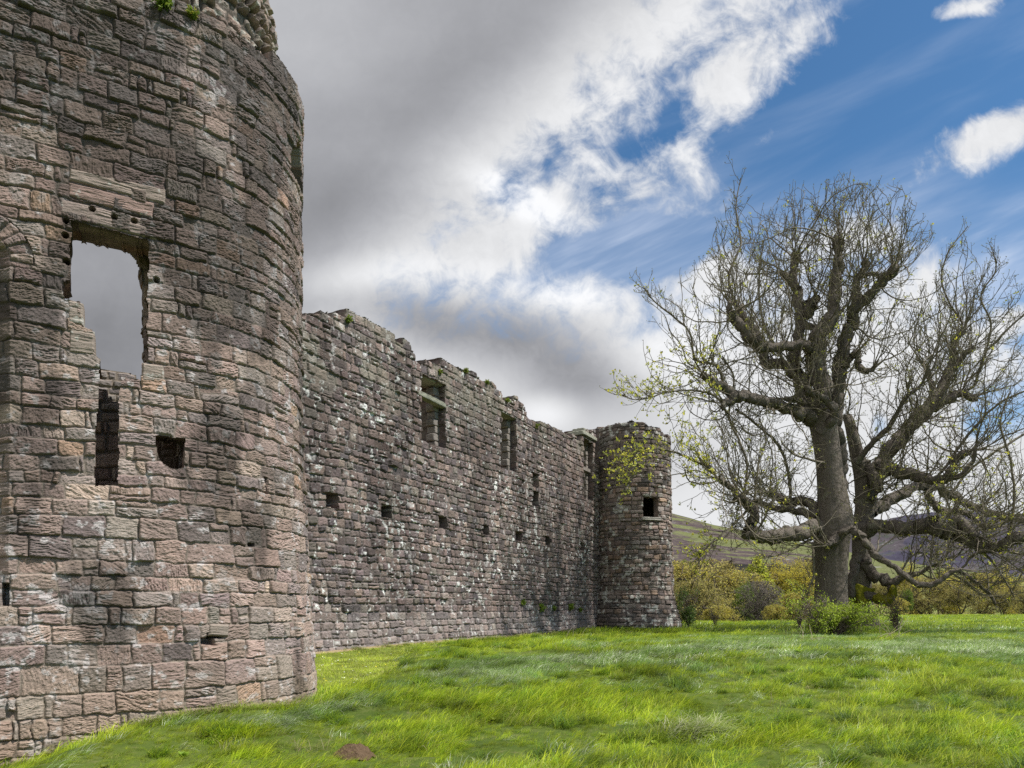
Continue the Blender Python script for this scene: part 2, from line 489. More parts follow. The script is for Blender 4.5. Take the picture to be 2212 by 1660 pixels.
# ================================================================== GATE TOWER
dT = np.array([0.883, 0.469]); oT = np.array([0.469, -0.883])
T0 = np.array([-5.05, 9.97]); RT = 2.41
CT = T0 - oT * RT
def tower_batter(z):        # z relative to the eye
    return 0.25 * np.clip((3.6 - z) / 5.2, 0, 1.15) ** 1.4
def tower_plan(s, r_off):
    phi = np.maximum(s, 0) / RT
    o = oT[:, None] * np.cos(phi) + dT[:, None] * np.sin(phi)
    x = np.where(s <= 0, T0[0] + dT[0] * s + oT[0] * r_off, CT[0] + (RT + r_off) * o[0])
    y = np.where(s <= 0, T0[1] + dT[1] * s + oT[1] * r_off, CT[1] + (RT + r_off) * o[1])
    return x, y
def tower_pos(s, z, h):
    sh = s.shape
    x, y = tower_plan(s.ravel(), (h + tower_batter(z)).ravel())
    return np.stack([x.reshape(sh), y.reshape(sh), z + EYE], -1)
def to_px(x, y, z):         # world -> frame units (z relative to the eye); used to measure features off
    return CX + FOC * x / y, HY - FOC * z / y
_s = np.linspace(-4, 3.28, 1500)
_x, _y = tower_plan(_s, np.zeros_like(_s)); _px = CX + FOC * _x / _y
def ts(px): return float(np.interp(px, _px, _s))          # column -> s on the tower face
def tz(px, py):
    s = ts(px); Y = float(np.interp(s, _s, _y)); return (HY - py) / FOC * Y
def tp(px, py): return (ts(px), tz(px, py))
def tower_top_profile(s):
    pxs = np.array([-400, 0, 200, 350, 416, 498, 553, 602, 625, 645]); ys = np.array([-60, -50, -25, 2, 20, 59, 91, 130, 156, 205])
    ss = np.array([ts(p) for p in pxs]); zz = np.array([tz(max(p, -150), y) for p, y in zip(pxs, ys)])
    zz[:2] = zz[2]
    return np.interp(s, np.append(ss, [3.6, 4.0, 4.6, 20]), np.append(zz, [8.75, 8.2, 3.0, 2.6]))
WIN = [tp(*p) for p in ((154, 476), (232, 496), (320, 517), (322, 560), (319, 640), (320, 780), (306, 786), (304, 822),
                        (262, 815), (258, 860), (257, 960), (255, 1050), (205, 1052), (205, 960), (212, 850), (216, 778), (203, 766),
                        (201, 714), (176, 708), (173, 654), (137, 648), (137, 610), (150, 606), (152, 560), (147, 540), (153, 520))]
HOLE = [tp(*p) for p in ((336, 942), (400, 948), (397, 1014), (372, 1016), (352, 1004), (340, 985))]
ARRIS_S = ts(22); ARCH_Z = (tz(22, 1262), tz(22, 560))
ARC_C = (ts(-52), tz(0, 560))
PAL_T = [(0.255, 0.188, 0.158), (0.225, 0.168, 0.147), (0.285, 0.22, 0.183), (0.235, 0.192, 0.17), (0.22, 0.182, 0.165), (0.165, 0.132, 0.122), (0.28, 0.19, 0.14)]
W_T = [5, 4.5, 3, 3, 2, 1.2, 0.7]
fix_rows = [1549, 1501, 1440, 1395, 1354, 1314, 1279, 1247, 1213, 1163, 1116, 1079, 1045]
fix = [(HY - y) / FOC * 9.365 for y in fix_rows]
ZB_T = courses(-2.6, 9.4, 0.16, 0.28, 3, fix)
ROUND = [tp(*p) + (0.045,) for p in ((143, 478), (141, 509), (143, 566), (199, 452), (247, 470), (290, 478), (338, 604))]
def dent(Sg, Zg, cx, cz, hw, hh, dep, soft=0.02, seed=1):
    n = (fbm(Sg * 9, Zg * 9, seed, 2) - 0.5) * 0.05
    d = np.minimum(hw - np.abs(Sg - cx), hh - np.abs(Zg - cz)) + n * min(1, hw * 6)
    return -dep * smst(0, soft, d)
def tower_field(Sg, Zg):
    L = layout(Sg, Zg, ZB_T, 11, 0.36, 0.13, 1.0, 0.10)
    # radial stones of the arch at the far left
    rr = np.hypot(Sg - ARC_C[0], Zg - ARC_C[1]); an = np.arctan2(Zg - ARC_C[1], Sg - ARC_C[0])
    R0 = ARRIS_S - ARC_C[0]
    vm = (rr > R0) & (rr < R0 + 0.27) & (Zg > ARC_C[1] - 0.02) & (Sg < 1)
    ka = np.floor(an / 0.24)
    L['Sw'] = np.where(vm, (an - (ka + 0.5) * 0.24) * rr, L['Sw']); L['cx'] = np.where(vm, 0, L['cx'])
    L['Zw'] = np.where(vm, rr - R0 - 0.135, L['Zw']); L['cz'] = np.where(vm, 0, L['cz'])
    L['hw'] = np.where(vm, 0.12 * rr, L['hw']); L['hh'] = np.where(vm, 0.135, L['hh'])
    L['id'] = np.where(vm, L['n'] + ka.astype(int) + 20, L['id']); L['n'] = L['n'] + 60
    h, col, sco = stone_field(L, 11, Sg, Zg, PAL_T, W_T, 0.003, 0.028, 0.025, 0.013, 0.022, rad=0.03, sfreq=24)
    # eroded upper courses: deeper joints
    col = speckle(col, Sg, Zg, 201, (0.47, 0.44, 0.43), 0.68, 0.7, 8, 0.02 * smst(1, -1, Zg))
    col = speckle(col, Sg, Zg, 211, (0.34, 0.305, 0.285), 0.70, 0.5, 4, 0.05 * smst(3, 9, Zg))
    st = fbm(Sg * 1.3, Zg * 0.55, 221, 4)
    stain = smst(0.48, 0.68, st + 0.13 * smst(2.5, 6.0, Zg) - 0.05 * smst(2.0, 0.0, Zg)) + 0.34 * smst(2.0, 6.5, Zg)
    stain = np.clip(stain, 0, 1)
    col = col * (1 - 0.66 * stain[..., None]) + np.array((0.024, 0.021, 0.019)) * (0.66 * stain[..., None])
    foot = smst(-0.7, -1.6, Zg + 0.3 * (fbm(Sg * 2, Zg * 2, 5, 2) - 0.5)) * 0.35
    col = col * (1 - foot[..., None]) + np.array((0.26, 0.20, 0.13)) * foot[..., None]
    for cx, cz, r_ in ROUND:
        h += -0.16 * smst(r_, r_ * 0.7, np.hypot(Sg - cx, Zg - cz))
    # splayed jamb of the arched opening
    inner = np.where(Zg < ARC_C[1], ARRIS_S - Sg, R0 - rr)
    inner = np.where((Zg > ARCH_Z[0]) & (Sg < 0), inner, 0)
    h += -np.clip(inner * 1.0, 0, 0.55)
    # weathered slots and lost stones
    for a in ((570, 1050, 0.035, 0.14, 0.3), (536, 1178, 0.07, 0.035, 0.12), (455, 1372, 0.12, 0.05, 0.22), (440, 1385, 0.09, 0.06, 0.2), (15, 1285, 0.05, 0.16, 0.25)):
        h += dent(Sg, Zg, ts(a[0]), tz(a[0], a[1]), a[2], a[3], a[4])
    # the slit window near the tower's edge
    s0, s1 = ts(627), 3.34
    zt, zbm = tz(640, 292), tz(640, 392)
    arch = zt - 1.4 * np.clip(np.abs((Sg - (s0 + s1) / 2) / (s1 - s0)) - 0.1, 0, 1)
    m = np.minimum(np.minimum(Sg - s0, s1 - Sg), np.minimum(arch - Zg, Zg - zbm))
    h += -0.34 * smst(0, 0.04, m)
    return h, col, sco, L
def tower_keep(Sc, Zc, L):
    n1 = (fbm(Sc * 7, Zc * 7, 301, 3) - 0.5) * 0.045; n2 = (fbm(Sc * 7 + 50, Zc * 7, 302, 3) - 0.5) * 0.03
    k = ~in_poly(Sc + n1, Zc + n2, WIN) & ~in_poly(Sc + n1, Zc + n2, HOLE)
    top = tower_top_profile(L['cx']) if False else tower_top_profile(Sc)
    jag = (_h(L['id'], L['id'] * 0, 9) - 0.5) * 0.14
    cz = np.where(np.abs(L['cz']) > 0.3, L['cz'], Zc)
    return k & (cz < top + jag)
tower = tag(empty('castle_tower', (CT[0], CT[1], -0.4)), 'round ruined sandstone tower close at the left with a broken window open to the sky', 'castle tower')
sv = np.concatenate([np.arange(-3.2, 3.6, 0.0125), np.arange(3.6, 6.3, 0.06)])
masonry('wall', M_TOWER, tower, sv, np.arange(-2.5, 9.6, 0.0125), tower_pos, tower_field, tower_keep, 0.75, 6, 1, PAL_T, splay=0.10, jag_amp=0.35)

# rough core of the upper stage, standing back behind the broken ledge
PAL_U = [(0.25, 0.19, 0.155), (0.21, 0.17, 0.145), (0.18, 0.15, 0.13), (0.27, 0.235, 0.195)]
def upper_pos(s, z, h):
    sh = s.shape
    off = h - 0.45 - 0.035 * (z - 8.9).clip(0, 9) - 0.25 * np.clip(z - 10.4, 0, 1) * 0.5
    x, y = tower_plan(s.ravel(), off.ravel())
    return np.stack([x.reshape(sh), y.reshape(sh), z + EYE], -1)
def upper_field(Sg, Zg):
    L = layout(Sg, Zg, courses(8.2, 12.6, 0.14, 0.24, 5), 15, 0.27, 0.1, 2.2)
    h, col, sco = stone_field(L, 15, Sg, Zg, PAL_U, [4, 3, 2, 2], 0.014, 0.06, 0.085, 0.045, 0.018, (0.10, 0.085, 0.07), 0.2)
    col = speckle(col, Sg, Zg, 231, (0.42, 0.42, 0.37), 0.62, 0.6, 6)
    return h + 0.12 * (fbm(Sg * 1.3, Zg * 1.3, 77, 2) - 0.5), col, sco, L
def upper_keep(Sc, Zc, L):
    return L['cz'] < 11.9 + 0.5 * (fbm(L['cx'], L['cx'] * 0, 4, 2) - 0.5)
masonry('upper_wall', M_TOWER, tower, np.concatenate([np.arange(-1.2, 3.6, 0.016), np.arange(3.6, 4.0, 0.08)]), np.arange(8.4, 12.4, 0.016),
        upper_pos, upper_field, upper_keep, 0.6, 4, 2, PAL_U)

# sloping ledge between the face and the core (rubble)
def patch(name, mat, parent, nu, nv, fn, seed, palette, weights, lay=None, back=None, **kw):
    """masonry sheet over u,v in metres with pos = fn(u,v,h)"""
    def field(Sg, Zg):
        L = layout(Sg, Zg, courses(nv[0] - 0.3, nv[-1] + 0.3, *(lay or (0.18, 0.3)), seed), seed, kw.get('wmean', 0.34), 0.1, kw.get('wob', 1.0))
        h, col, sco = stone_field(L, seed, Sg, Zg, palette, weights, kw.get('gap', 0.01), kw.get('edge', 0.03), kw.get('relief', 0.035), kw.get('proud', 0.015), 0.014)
        return h, col, sco, L
    kp = kw.get('keep') or (lambda a, b, L: np.ones(a.shape, bool))
    return masonry(name, mat, parent, nu, nv, fn, field, kp, kw.get('depth', 0.4), 3, seed, palette)
def ledge_pos(s, v, h):
    sh = s.shape
    zt = tower_top_profile(s) - 0.10
    off = -v + tower_batter(zt); z = zt + h * 1.5 + v * 0.35
    x, y = tower_plan(s.ravel(), off.ravel())
    return np.stack([x.reshape(sh), y.reshape(sh), z + EYE], -1)
patch('ledge', M_TOWER, tower, np.concatenate([np.arange(-2, 3.6, 0.02), np.arange(3.6, 4.1, 0.1)]), np.arange(0.12, 0.72, 0.02), ledge_pos, 21, PAL_U, [3, 3, 2, 2],
      lay=(0.16, 0.24), wmean=0.26, wob=2.0, relief=0.08, proud=0.04, depth=0.25)

# long lintel stones over the window, proud of the face
def lintel(name, pts, proud, thick, seed, col, parent):
    (sa, za), (sb, zb_), (sc, zc), (sd_, zd) = pts       # lower left, lower right, upper right, upper left
    n, m_ = 110, 40
    u = np.linspace(0, 1, n)[:, None] * np.ones((1, m_)); v = np.ones((n, 1)) * np.linspace(0, 1, m_)[None, :]
    s = (1 - u) * (1 - v) * sa + u * (1 - v) * sb + u * v * sc + (1 - u) * v * sd_
    z = (1 - u) * (1 - v) * za + u * (1 - v) * zb_ + u * v * zc + (1 - u) * v * zd
    ln, hg = abs(sb - sa), abs(zd - za)
    d = np.minimum(np.minimum(u, 1 - u) * ln, np.minimum(v, 1 - v) * hg)
    e = np.clip(d / 0.035, 0, 1); prof = 1 - (1 - e) ** 2.2
    a, b = s, z
    rp = fbm(a * 2.4 + seed, b * 24 + fbm(a * 4, b * 4, seed) * 1.2, seed, 3)
    h = proud - thick * (1 - prof) + 0.02 * (1 - np.abs(2 * rp - 1)) * prof + 0.015 * (fbm(a * 8, b * 8, seed + 3, 3) - 0.5)
    z = z + 0.012 * (fbm(a * 3, v * 2, seed + 8, 2) - 0.5)
    for cx, cz, r_ in ROUND:
        h -= 0.14 * smst(r_, r_ * 0.7, np.hypot(s - cx, z - cz))
    V = tower_pos(s, z, h)
    c = np.array(col) * (0.75 + 0.5 * fbm(a * 3, b * 18, seed + 5, 3))[..., None]
    c = speckle(c, s, z, seed + 70, (0.42, 0.42, 0.38), 0.66, 0.6, 9)
    idx = np.arange(n * m_).reshape(n, m_)
    q = np.stack([idx[:-1, :-1], idx[1:, :-1], idx[1:, 1:], idx[:-1, 1:]], -1).reshape(-1, 4)
    ring = np.concatenate([idx[:, 0], idx[-1, 1:], idx[-2::-1, -1], idx[0, -2:0:-1]])
    bs, bz = s.ravel()[ring], z.ravel()[ring]
    bk = tower_pos(bs, bz, np.full(bs.shape, proud - thick - 0.25))
    nb = n * m_ + np.arange(len(ring))
    qs = np.stack([ring, np.roll(ring, -1), np.roll(nb, -1), nb], -1)
    return mesh_obj(name, np.concatenate([V.reshape(-1, 3), bk]), [q, qs], M_TOWER, parent,
                    np.concatenate([c.reshape(-1, 3), c.reshape(-1, 3)[ring]]), np.concatenate([np.stack([a, b, a * 0], -1).reshape(-1, 3), np.stack([bs, bz, bs * 0], -1)]))
lintel('lintel', [tp(128, 466), tp(340, 519), tp(342, 480), tp(130, 428)], -0.004, 0.025, 5, (0.24, 0.19, 0.165), tower)
lintel('lintel_course', [tp(146, 424), tp(330, 472), tp(334, 438), tp(148, 392)], -0.006, 0.025, 6, (0.25, 0.175, 0.15), tower)
lintel('lintel_course', [tp(148, 390), tp(358, 444), tp(361, 408), tp(150, 361)], -0.008, 0.025, 7, (0.235, 0.19, 0.16), tower)
for (a, b, c_, d_), sd_i in (((tp(305, 826), tp(356, 829), tp(355, 790), tp(307, 783)), 31), ((tp(146, 700), tp(181, 706), tp(180, 656), tp(146, 648)), 33),
                            ((tp(148, 762), tp(206, 768), tp(204, 716), tp(150, 706)), 34), ((tp(440, 1374), tp(482, 1376), tp(484, 1348), tp(442, 1346)), 36)):
    lintel('quoin', [a, b, c_, d_], 0.012, 0.035, sd_i, (0.26, 0.215, 0.18), tower)

# arched inner order of the window, one wall thickness back
def behind(px, py, dep):           # a point seen at px,py on the plane dep metres behind the flat face
    u = (px - CX) / FOC
    o = T0 - oT * dep
    t = (u * o[1] - o[0]) / (dT[0] - dT[1] * u)
    Y = o[1] + dT[1] * t
    return t, (HY - py) / FOC * Y
def plane_pos(dep):
    def f(s, z, h):
        x = T0[0] + dT[0] * s + oT[0] * (h - dep); y = T0[1] + dT[1] * s + oT[1] * (h - dep)
        return np.stack([x, y, z + EYE], -1)
    return f
# dry
skyp = [behind(*p, 0.8) for p in ((120, 478), (192, 483), (236, 494), (262, 510), (284, 533), (299, 562), (307, 600), (309, 700), (311, 765), (319, 800), (322, 1100), (120, 1100))]
b0, b1 = behind(110, 800, 0.8)[0], behind(420, 800, 0.8)[0]
def rear_keep(a, b, L):
    n1 = (fbm(a * 9, b * 9, 17, 2) - 0.5) * 0.05
    return ~in_poly(a + n1, b + n1, skyp)
patch('rear_arch', M_TOWER, tower, np.arange(b0, b1, 0.02), np.arange(behind(200, 860, 0.8)[1], behind(200, 430, 0.8)[1], 0.02), plane_pos(0.8), 23, PAL_T, W_T, keep=rear_keep, depth=0.35)
# inner cross wall and the vault behind the broken slot
iw0, iw1 = behind(170, 800, 7.0)[0], behind(420, 800, 7.0)[0]
itop = [behind(x, y, 7.0) for x, y in ((150, 776), (215, 790), (240, 798), (262, 806), (300, 822), (330, 840), (470, 850))]
def inner_keep(a, b, L):
    return L['cz'] < np.interp(L['cx'], [p[0] for p in itop], [p[1] for p in itop])
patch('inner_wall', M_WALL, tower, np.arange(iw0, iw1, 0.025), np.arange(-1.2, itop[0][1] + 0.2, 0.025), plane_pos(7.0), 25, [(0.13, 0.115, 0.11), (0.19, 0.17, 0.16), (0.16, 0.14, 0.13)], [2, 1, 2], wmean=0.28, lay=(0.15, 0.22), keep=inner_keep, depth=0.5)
# shaded wall close behind the broken slot and the square hole
q0, q1 = behind(150, 900, 1.8)[0], behind(520, 900, 1.8)[0]
qt = behind(240, 866, 1.8)[1]
def shade_keep(a, b, L):
    return L['cz'] < qt + 0.1 * np.sin(L['cx'] * 5)
patch('passage_wall', M_TOWER, tower, np.arange(q0, q1, 0.025), np.arange(-1.2, qt + 0.4, 0.025), plane_pos(1.8), 26, PAL_T, W_T, keep=shade_keep, depth=0.5)

# ================================================================== CURTAIN WALL
X0W = -18.1; SL = 0.549
nW = math.hypot(SL, 1); dW = np.array([SL / nW, 1 / nW]); oW = np.array([dW[1], -dW[0]])
W0 = np.array([X0W + SL * 20, 20.0])
def wY(px): return -X0W / (SL - (px - CX) / FOC)
def ws(px): return (wY(px) - 20) / dW[1]
def wp(px, py): return ws(px), (HY - py) / FOC * wY(px)
def wall_batter(z): return 0.14 * np.clip((-0.1 - z) / 1.3, 0, 1.2) ** 1.2
def wall_pos(s, z, h):
    k = h + wall_batter(z)
    return np.stack([W0[0] + dW[0] * s + oW[0] * k, W0[1] + dW[1] * s + oW[1] * k, z + EYE], -1)
def z4(x, y): return (621 + 0.2603 * x, 648 + 0.2603 * y)
def z5(x, y): return (1026 + 0.3416 * x, 837 + 0.3416 * y)
topD = [(600, 690), z4(125, 128), z4(270, 125), z4(330, 95), z4(400, 122), z4(440, 132), z4(500, 92), z4(550, 92), z4(610, 150), z4(700, 185), z4(760, 215),
        z4(830, 265), z4(900, 320), z4(970, 360), z4(1040, 415), z4(1052, 490), z4(1085, 540), z4(1102, 600), z4(1103, 560), z4(1150, 518), z4(1290, 512),
        z4(1370, 530), z4(1480, 590), z4(1600, 650), z4(1690, 690), z4(1745, 745), z4(1778, 790), z4(1783, 838), z5(205, 84), z5(240, 62), z5(292, 84),
        z5(320, 130), z5(332, 178), z5(350, 212), z5(385, 225), z5(425, 213), z5(460, 230), z5(520, 262), z5(580, 290), z5(640, 312), z5(660, 338),
        z5(668, 330), z5(700, 268), z5(765, 272), (1295, 930), (1400, 930)]
WTOP = [wp(*p) for p in topD]
def rect(p0, p1):      # opening from two corners
    (a, b), (c, d) = wp(*p0), wp(*p1)
    return [min(a, c), max(a, c), min(b, d), max(b, d)]
SLOTS = [[ws(909.5), ws(961.5), 6.36, 8.95], [ws(1082), ws(1115.5), 6.41, 9.02], [ws(1260.5), ws(1281), 6.34, 9.85]]
BEAM = [(718, 1081, 22, 28), (836, 1105, 19, 24), (957, 1129, 14, 22), (1049, 1145, 13, 19), (1121, 1159, 11, 18), (1183, 1169, 9, 17), (1258, 1181, 7, 15)]
PAL_W = [(0.152, 0.114, 0.103), (0.122, 0.096, 0.091), (0.176, 0.132, 0.114), (0.188, 0.152, 0.134), (0.096, 0.080, 0.080), (0.156, 0.134, 0.116)]
W_W = [5, 4, 4, 2, 2.4, 2]
def wall_field(Sg, Zg):
    L = layout(Sg, Zg, courses(-2.2, 12, 0.21, 0.34, 33), 33, 0.36, 0.14, 1.5)
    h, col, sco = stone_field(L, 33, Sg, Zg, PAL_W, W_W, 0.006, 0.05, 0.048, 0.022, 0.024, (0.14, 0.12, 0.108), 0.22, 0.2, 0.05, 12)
    col = speckle(col, Sg, Zg, 401, (0.46, 0.44, 0.42), 0.705, 0.7, 3.2, 0.025 * smst(4, 0, Zg))
    col = speckle(col, Sg, Zg, 405, (0.42, 0.40, 0.385), 0.72, 0.65, 7)
    # pale run-off marks below the putlog holes
    for (x, y, w, hh) in BEAM + [(1156, 1060, 12, 40)]:
        s0, z0 = wp(x, y + hh * 0.6)
        m = np.exp(-((Sg - s0) / 0.16) ** 2) * smst(z0 + 0.0, z0 - 0.25, Zg) * smst(z0 - 2.6, z0 - 0.6, Zg)
        col = speckle(col, Sg, Zg, 411, (0.6, 0.6, 0.57), 0.72, 0.8, 6, 0.22 * m)
    st = smst(0.52, 0.68, fbm(Sg * 0.6, Zg * 0.3, 421, 4))
    col = col * (1 - 0.35 * st[..., None])
    lich = smst(0.45, 0.62, fbm(Sg * 1.1, Zg * 1.1, 431, 3)) * smst(7.5, 9.5, Zg + 0.15 * (15 - Sg).clip(0, 10)) * 0.5
    col = col * (1 - lich[..., None]) + np.array((0.23, 0.215, 0.17)) * lich[..., None]
    band = smst(-0.1, -0.5, Zg) * 0.28
    col = col * (1 - band[..., None]) + np.array((0.30, 0.265, 0.25)) * band[..., None]
    for k, (x, y, w, hh) in enumerate(BEAM):
        s0, z0 = wp(x, y); s1 = 1.2 * (ws(x + w / 2) - ws(x - w / 2)); z1 = 1.15 * hh / FOC * wY(x)
        h += dent(Sg, Zg, s0, z0, s1 / 2, z1 / 2, 1.0, 0.03)
    for (x, y, w, hh) in ((1156.5, 1038, 13.5, 31), (1156.5, 1078, 13.5, 31)):
        s0, z0 = wp(x, y); s1 = ws(x + w / 2) - ws(x - w / 2); z1 = hh / FOC * wY(x)
        h += dent(Sg, Zg, s0, z0, s1 / 2, z1 / 2, 0.8, 0.03)
    return h, col, sco, L
def wall_keep(Sc, Zc, L):
    xs = np.array([p[0] for p in WTOP]); zs = np.array([p[1] for p in WTOP])
    sm = 0.55 * L['cx'] + 0.45 * Sc
    k = (0.6 * L['cz'] + 0.4 * Zc) < np.interp(sm, xs, zs) + (_h(L['id'], L['id'] * 0, 3) - 0.5) * 0.16
    n1 = (fbm(Sc * 4, Zc * 4, 441, 3) - 0.5) * 0.12
    for a, b, c, d in SLOTS:
        k &= ~((Sc + n1 > a) & (Sc + n1 < b) & (Zc + n1 > c) & (Zc + n1 < d))
    s0, s1 = ws(1285), ws(1297)                       # gap beside the corner tower
    k &= ~((Sc > s0) & (Sc < s1) & (Zc > (HY - 997) / FOC * wY(1290)) & (Zc < 14))
    return k
cw = tag(empty('curtain_wall', (W0[0], W0[1], -0.2)), 'long straight castle wall of grey-brown rubble with tall broken window slots', 'castle wall')
masonry('wall', M_WALL, cw, np.arange(-1.6, 28.2, 0.028), np.arange(-2.1, 11.8, 0.028), wall_pos, wall_field, wall_keep, 1.45, 8, 3, PAL_W)

def block(name, mat, parent, c, ax, ay, az, dims, seed, col, n=26, rough=0.03):
    """a weathered squared stone: a displaced rounded box"""
    ax, ay, az = (np.array(v, float) / np.linalg.norm(v) for v in (ax, ay, az))
    V, F = [], []
    base = 0
    t = np.linspace(-1, 1, n)
    for f in range(6):
        u, v = np.meshgrid(t, t, indexing='ij'); w = np.ones_like(u) * (1 if f % 2 else -1)
        p = [(w, u, v), (u, w, v), (u, v, w)][f // 2]
        V.append(np.stack(p, -1).reshape(-1, 3))
        idx = np.arange(n * n).reshape(n, n) + base; base += n * n
        F.append(np.stack([idx[:-1, :-1], idx[1:, :-1], idx[1:, 1:], idx[:-1, 1:]], -1).reshape(-1, 4))
    V = np.concatenate(V); F = np.concatenate(F)
    hd = np.array(dims) / 2
    p4 = (np.abs(V) ** 9).sum(1) ** (1 / 9)
    Q = V / p4[:, None] * hd
    nx = fbm(Q[:, 0] * 6 + seed, Q[:, 1] * 6 + Q[:, 2] * 5, seed, 3) - 0.5
    ny = fbm(Q[:, 1] * 7 + seed, Q[:, 2] * 16, seed + 4, 3) - 0.5
    Q = Q * (1 + (nx + ny)[:, None] * rough * 2 / np.maximum(hd, 0.05)[None, :] * 0.5)
    Wd = np.array(c) + Q[:, :1] * ax + Q[:, 1:2] * ay + Q[:, 2:] * az
    cc = np.array(col) * (0.7 + 0.6 * fbm(Q[:, 0] * 4 + seed, Q[:, 2] * 14 + Q[:, 1] * 4, seed + 6, 3))[:, None]
    return mesh_obj(name, Wd, [F], mat, parent, cc, np.stack([Q[:, 0] + Q[:, 1], Q[:, 2], Q[:, 0] * 0], -1))
w3 = lambda s, z, h: wall_pos(np.array([s]), np.array([z]), np.array([h]))[0]
d3, o3, u3 = (dW[0], dW[1], 0), (oW[0], oW[1], 0), (0, 0, 1)
a, b, _, _ = SLOTS[0]
block('transom', M_WALL, cw, w3((a + b) / 2 - 0.1, wp(930, 860)[1] - 0.02, -0.12), (dW[0], dW[1], -0.03), o3, u3, (b - a + 0.35, 0.34, 0.2), 3, (0.21, 0.21, 0.165))
block('lintel', M_WALL, cw, w3((a + b) / 2 + 0.5, 9.05, -0.5), d3, o3, u3, (b - a + 0.3, 0.8, 0.30), 4, (0.24, 0.235, 0.20))
a, b, _, _ = SLOTS[1]
block('lintel', M_WALL, cw, w3((a + b) / 2, 9.1, -0.36), d3, o3, u3, (b - a + 0.5, 0.7, 0.26), 5, (0.25, 0.24, 0.21))
a, b, _, _ = SLOTS[2]
block('transom', M_WALL, cw, w3((a + b) / 2, 8.15, -0.3), d3, o3, u3, (b - a + 0.25, 0.3, 0.22), 6, (0.19, 0.17, 0.15))
block('coping', M_WALL, cw, w3((a + b) / 2 + 0.1, 10.1, -0.42), d3, o3, u3, (b - a + 0.8, 1.1, 0.26), 7, (0.27, 0.27, 0.22))
block('coping', M_WALL, cw, w3((a + b) / 2, 10.36, -0.42), d3, o3, u3, (b - a - 0.3, 0.8, 0.28), 8, (0.25, 0.25, 0.21))
s0, z0 = wp(1156.5, 1058)
block('transom', M_WALL, cw, w3(s0, z0, -0.1), d3, o3, u3, (0.75, 0.24, 0.17), 9, (0.33, 0.30, 0.27))
for k, (i, th) in enumerate(((0, 0.22), (1, 0.2), (2, 0.2))):      # rebated far jambs, set in from the face
    a, b, c, d = SLOTS[i]
    zz = c
    q = 0
    while zz < d - 0.1:
        hh = 0.27 + 0.1 * _h(np.array([q]), np.array([k]), 5)[0]
        w = th + (0.10 if q % 2 else 0)
        block('jamb_stone', M_WALL, cw, w3(b - w / 2 + 0.1, zz + hh / 2, -0.52), d3, o3, u3, (w + 0.25, 0.42, hh - 0.012), 40 + k * 20 + q, (0.21, 0.185, 0.165), 12, 0.015)
        zz += hh; q += 1

# ================================================================== CORNER TOWER
CF = np.array([7.66, 43.5]); RF = 2.40
def far_r(z): return RF - 0.013 * np.clip(z + 0, 0, 12) + 0.42 * smst(0.75, -1.3, z) + 0.05 * smst(0.8, 0.7, z)
def far_pos(s, z, h):
    a = s / RF; r = far_r(z) + h
    cxs = CF[0] - 0.008 * np.clip(z, 0, 12)
    return np.stack([cxs + r * np.cos(a), CF[1] + r * np.sin(a), z + EYE], -1)
PAL_F = [(0.20, 0.155, 0.135), (0.165, 0.135, 0.122), (0.235, 0.18, 0.155), (0.13, 0.115, 0.108), (0.225, 0.20, 0.175), (0.24, 0.17, 0.125)]
def far_field(Sg, Zg):
    L = layout(Sg, Zg, courses(-2, 12.5, 0.20, 0.32, 51), 51, 0.44, 0.12, 1.4)
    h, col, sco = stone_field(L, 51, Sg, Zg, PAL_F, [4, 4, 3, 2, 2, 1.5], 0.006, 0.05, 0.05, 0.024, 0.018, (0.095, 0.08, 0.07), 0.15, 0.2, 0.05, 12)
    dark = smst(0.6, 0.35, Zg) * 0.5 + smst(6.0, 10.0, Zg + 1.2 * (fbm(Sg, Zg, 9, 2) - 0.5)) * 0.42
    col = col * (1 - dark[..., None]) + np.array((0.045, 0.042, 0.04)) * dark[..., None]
    col = speckle(col, Sg, Zg, 501, (0.5, 0.5, 0.46), 0.66, 0.8, 3.5, 0.05 * smst(0.7, 0.2, Zg) + 0.03 * smst(9, 11, Zg))
    A, z0, z1 = FW
    m = np.minimum(0.5 * (A[1] - A[0]) - np.abs(Sg - (A[0] + A[1]) / 2), 0.5 * (z1 - z0) - np.abs(Zg - (z0 + z1) / 2))
    h += 0.0 * m
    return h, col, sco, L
_a = np.linspace(-math.pi, 0, 2000); _fx = CF[0] + 2.25 * np.cos(_a); _fy = CF[1] + 2.25 * np.sin(_a); _fpx = CX + FOC * _fx / _fy
i0 = int(np.argmin(_fpx)); i1 = int(np.argmax(_fpx))
def fs(px): return float(np.interp(px, _fpx[i0:i1], _a[i0:i1]) * RF)
FW = ((fs(1390), fs(1423)), (HY - 1119) / FOC * 41.6, (HY - 1076) / FOC * 41.6)
def far_keep(Sc, Zc, L):
    p = far_pos(Sc, Zc, np.zeros_like(Sc))
    px = CX + FOC * p[..., 0] / p[..., 1]
    ytop = np.interp(px, [1280, 1295, 1315, 1335, 1365, 1395, 1425, 1436], [922, 927, 921, 914, 909, 915, 926, 942])
    zt = (HY - ytop) / FOC * np.minimum(p[..., 1], 43.6)
    k = (0.6 * L['cz'] + 0.4 * Zc) < zt + (_h(L['id'], L['id'] * 0, 3) - 0.5) * 0.12
    # narrow through-slit at the left edge
    zs0, zs1 = (HY - 995) / FOC * 43, (HY - 963) / FOC * 43
    slit = (Zc > zs0) & (Zc < zs1) & (px > 1280) & (px < 1292.6) & (Sc < fs(1330))
    n1 = (fbm(Sc * 5, Zc * 5, 71, 2) - 0.5) * 0.08
    win = (Sc + n1 > FW[0][0]) & (Sc + n1 < FW[0][1]) & (Zc + n1 > FW[1]) & (Zc + n1 < FW[2])
    return k & ~slit & ~win
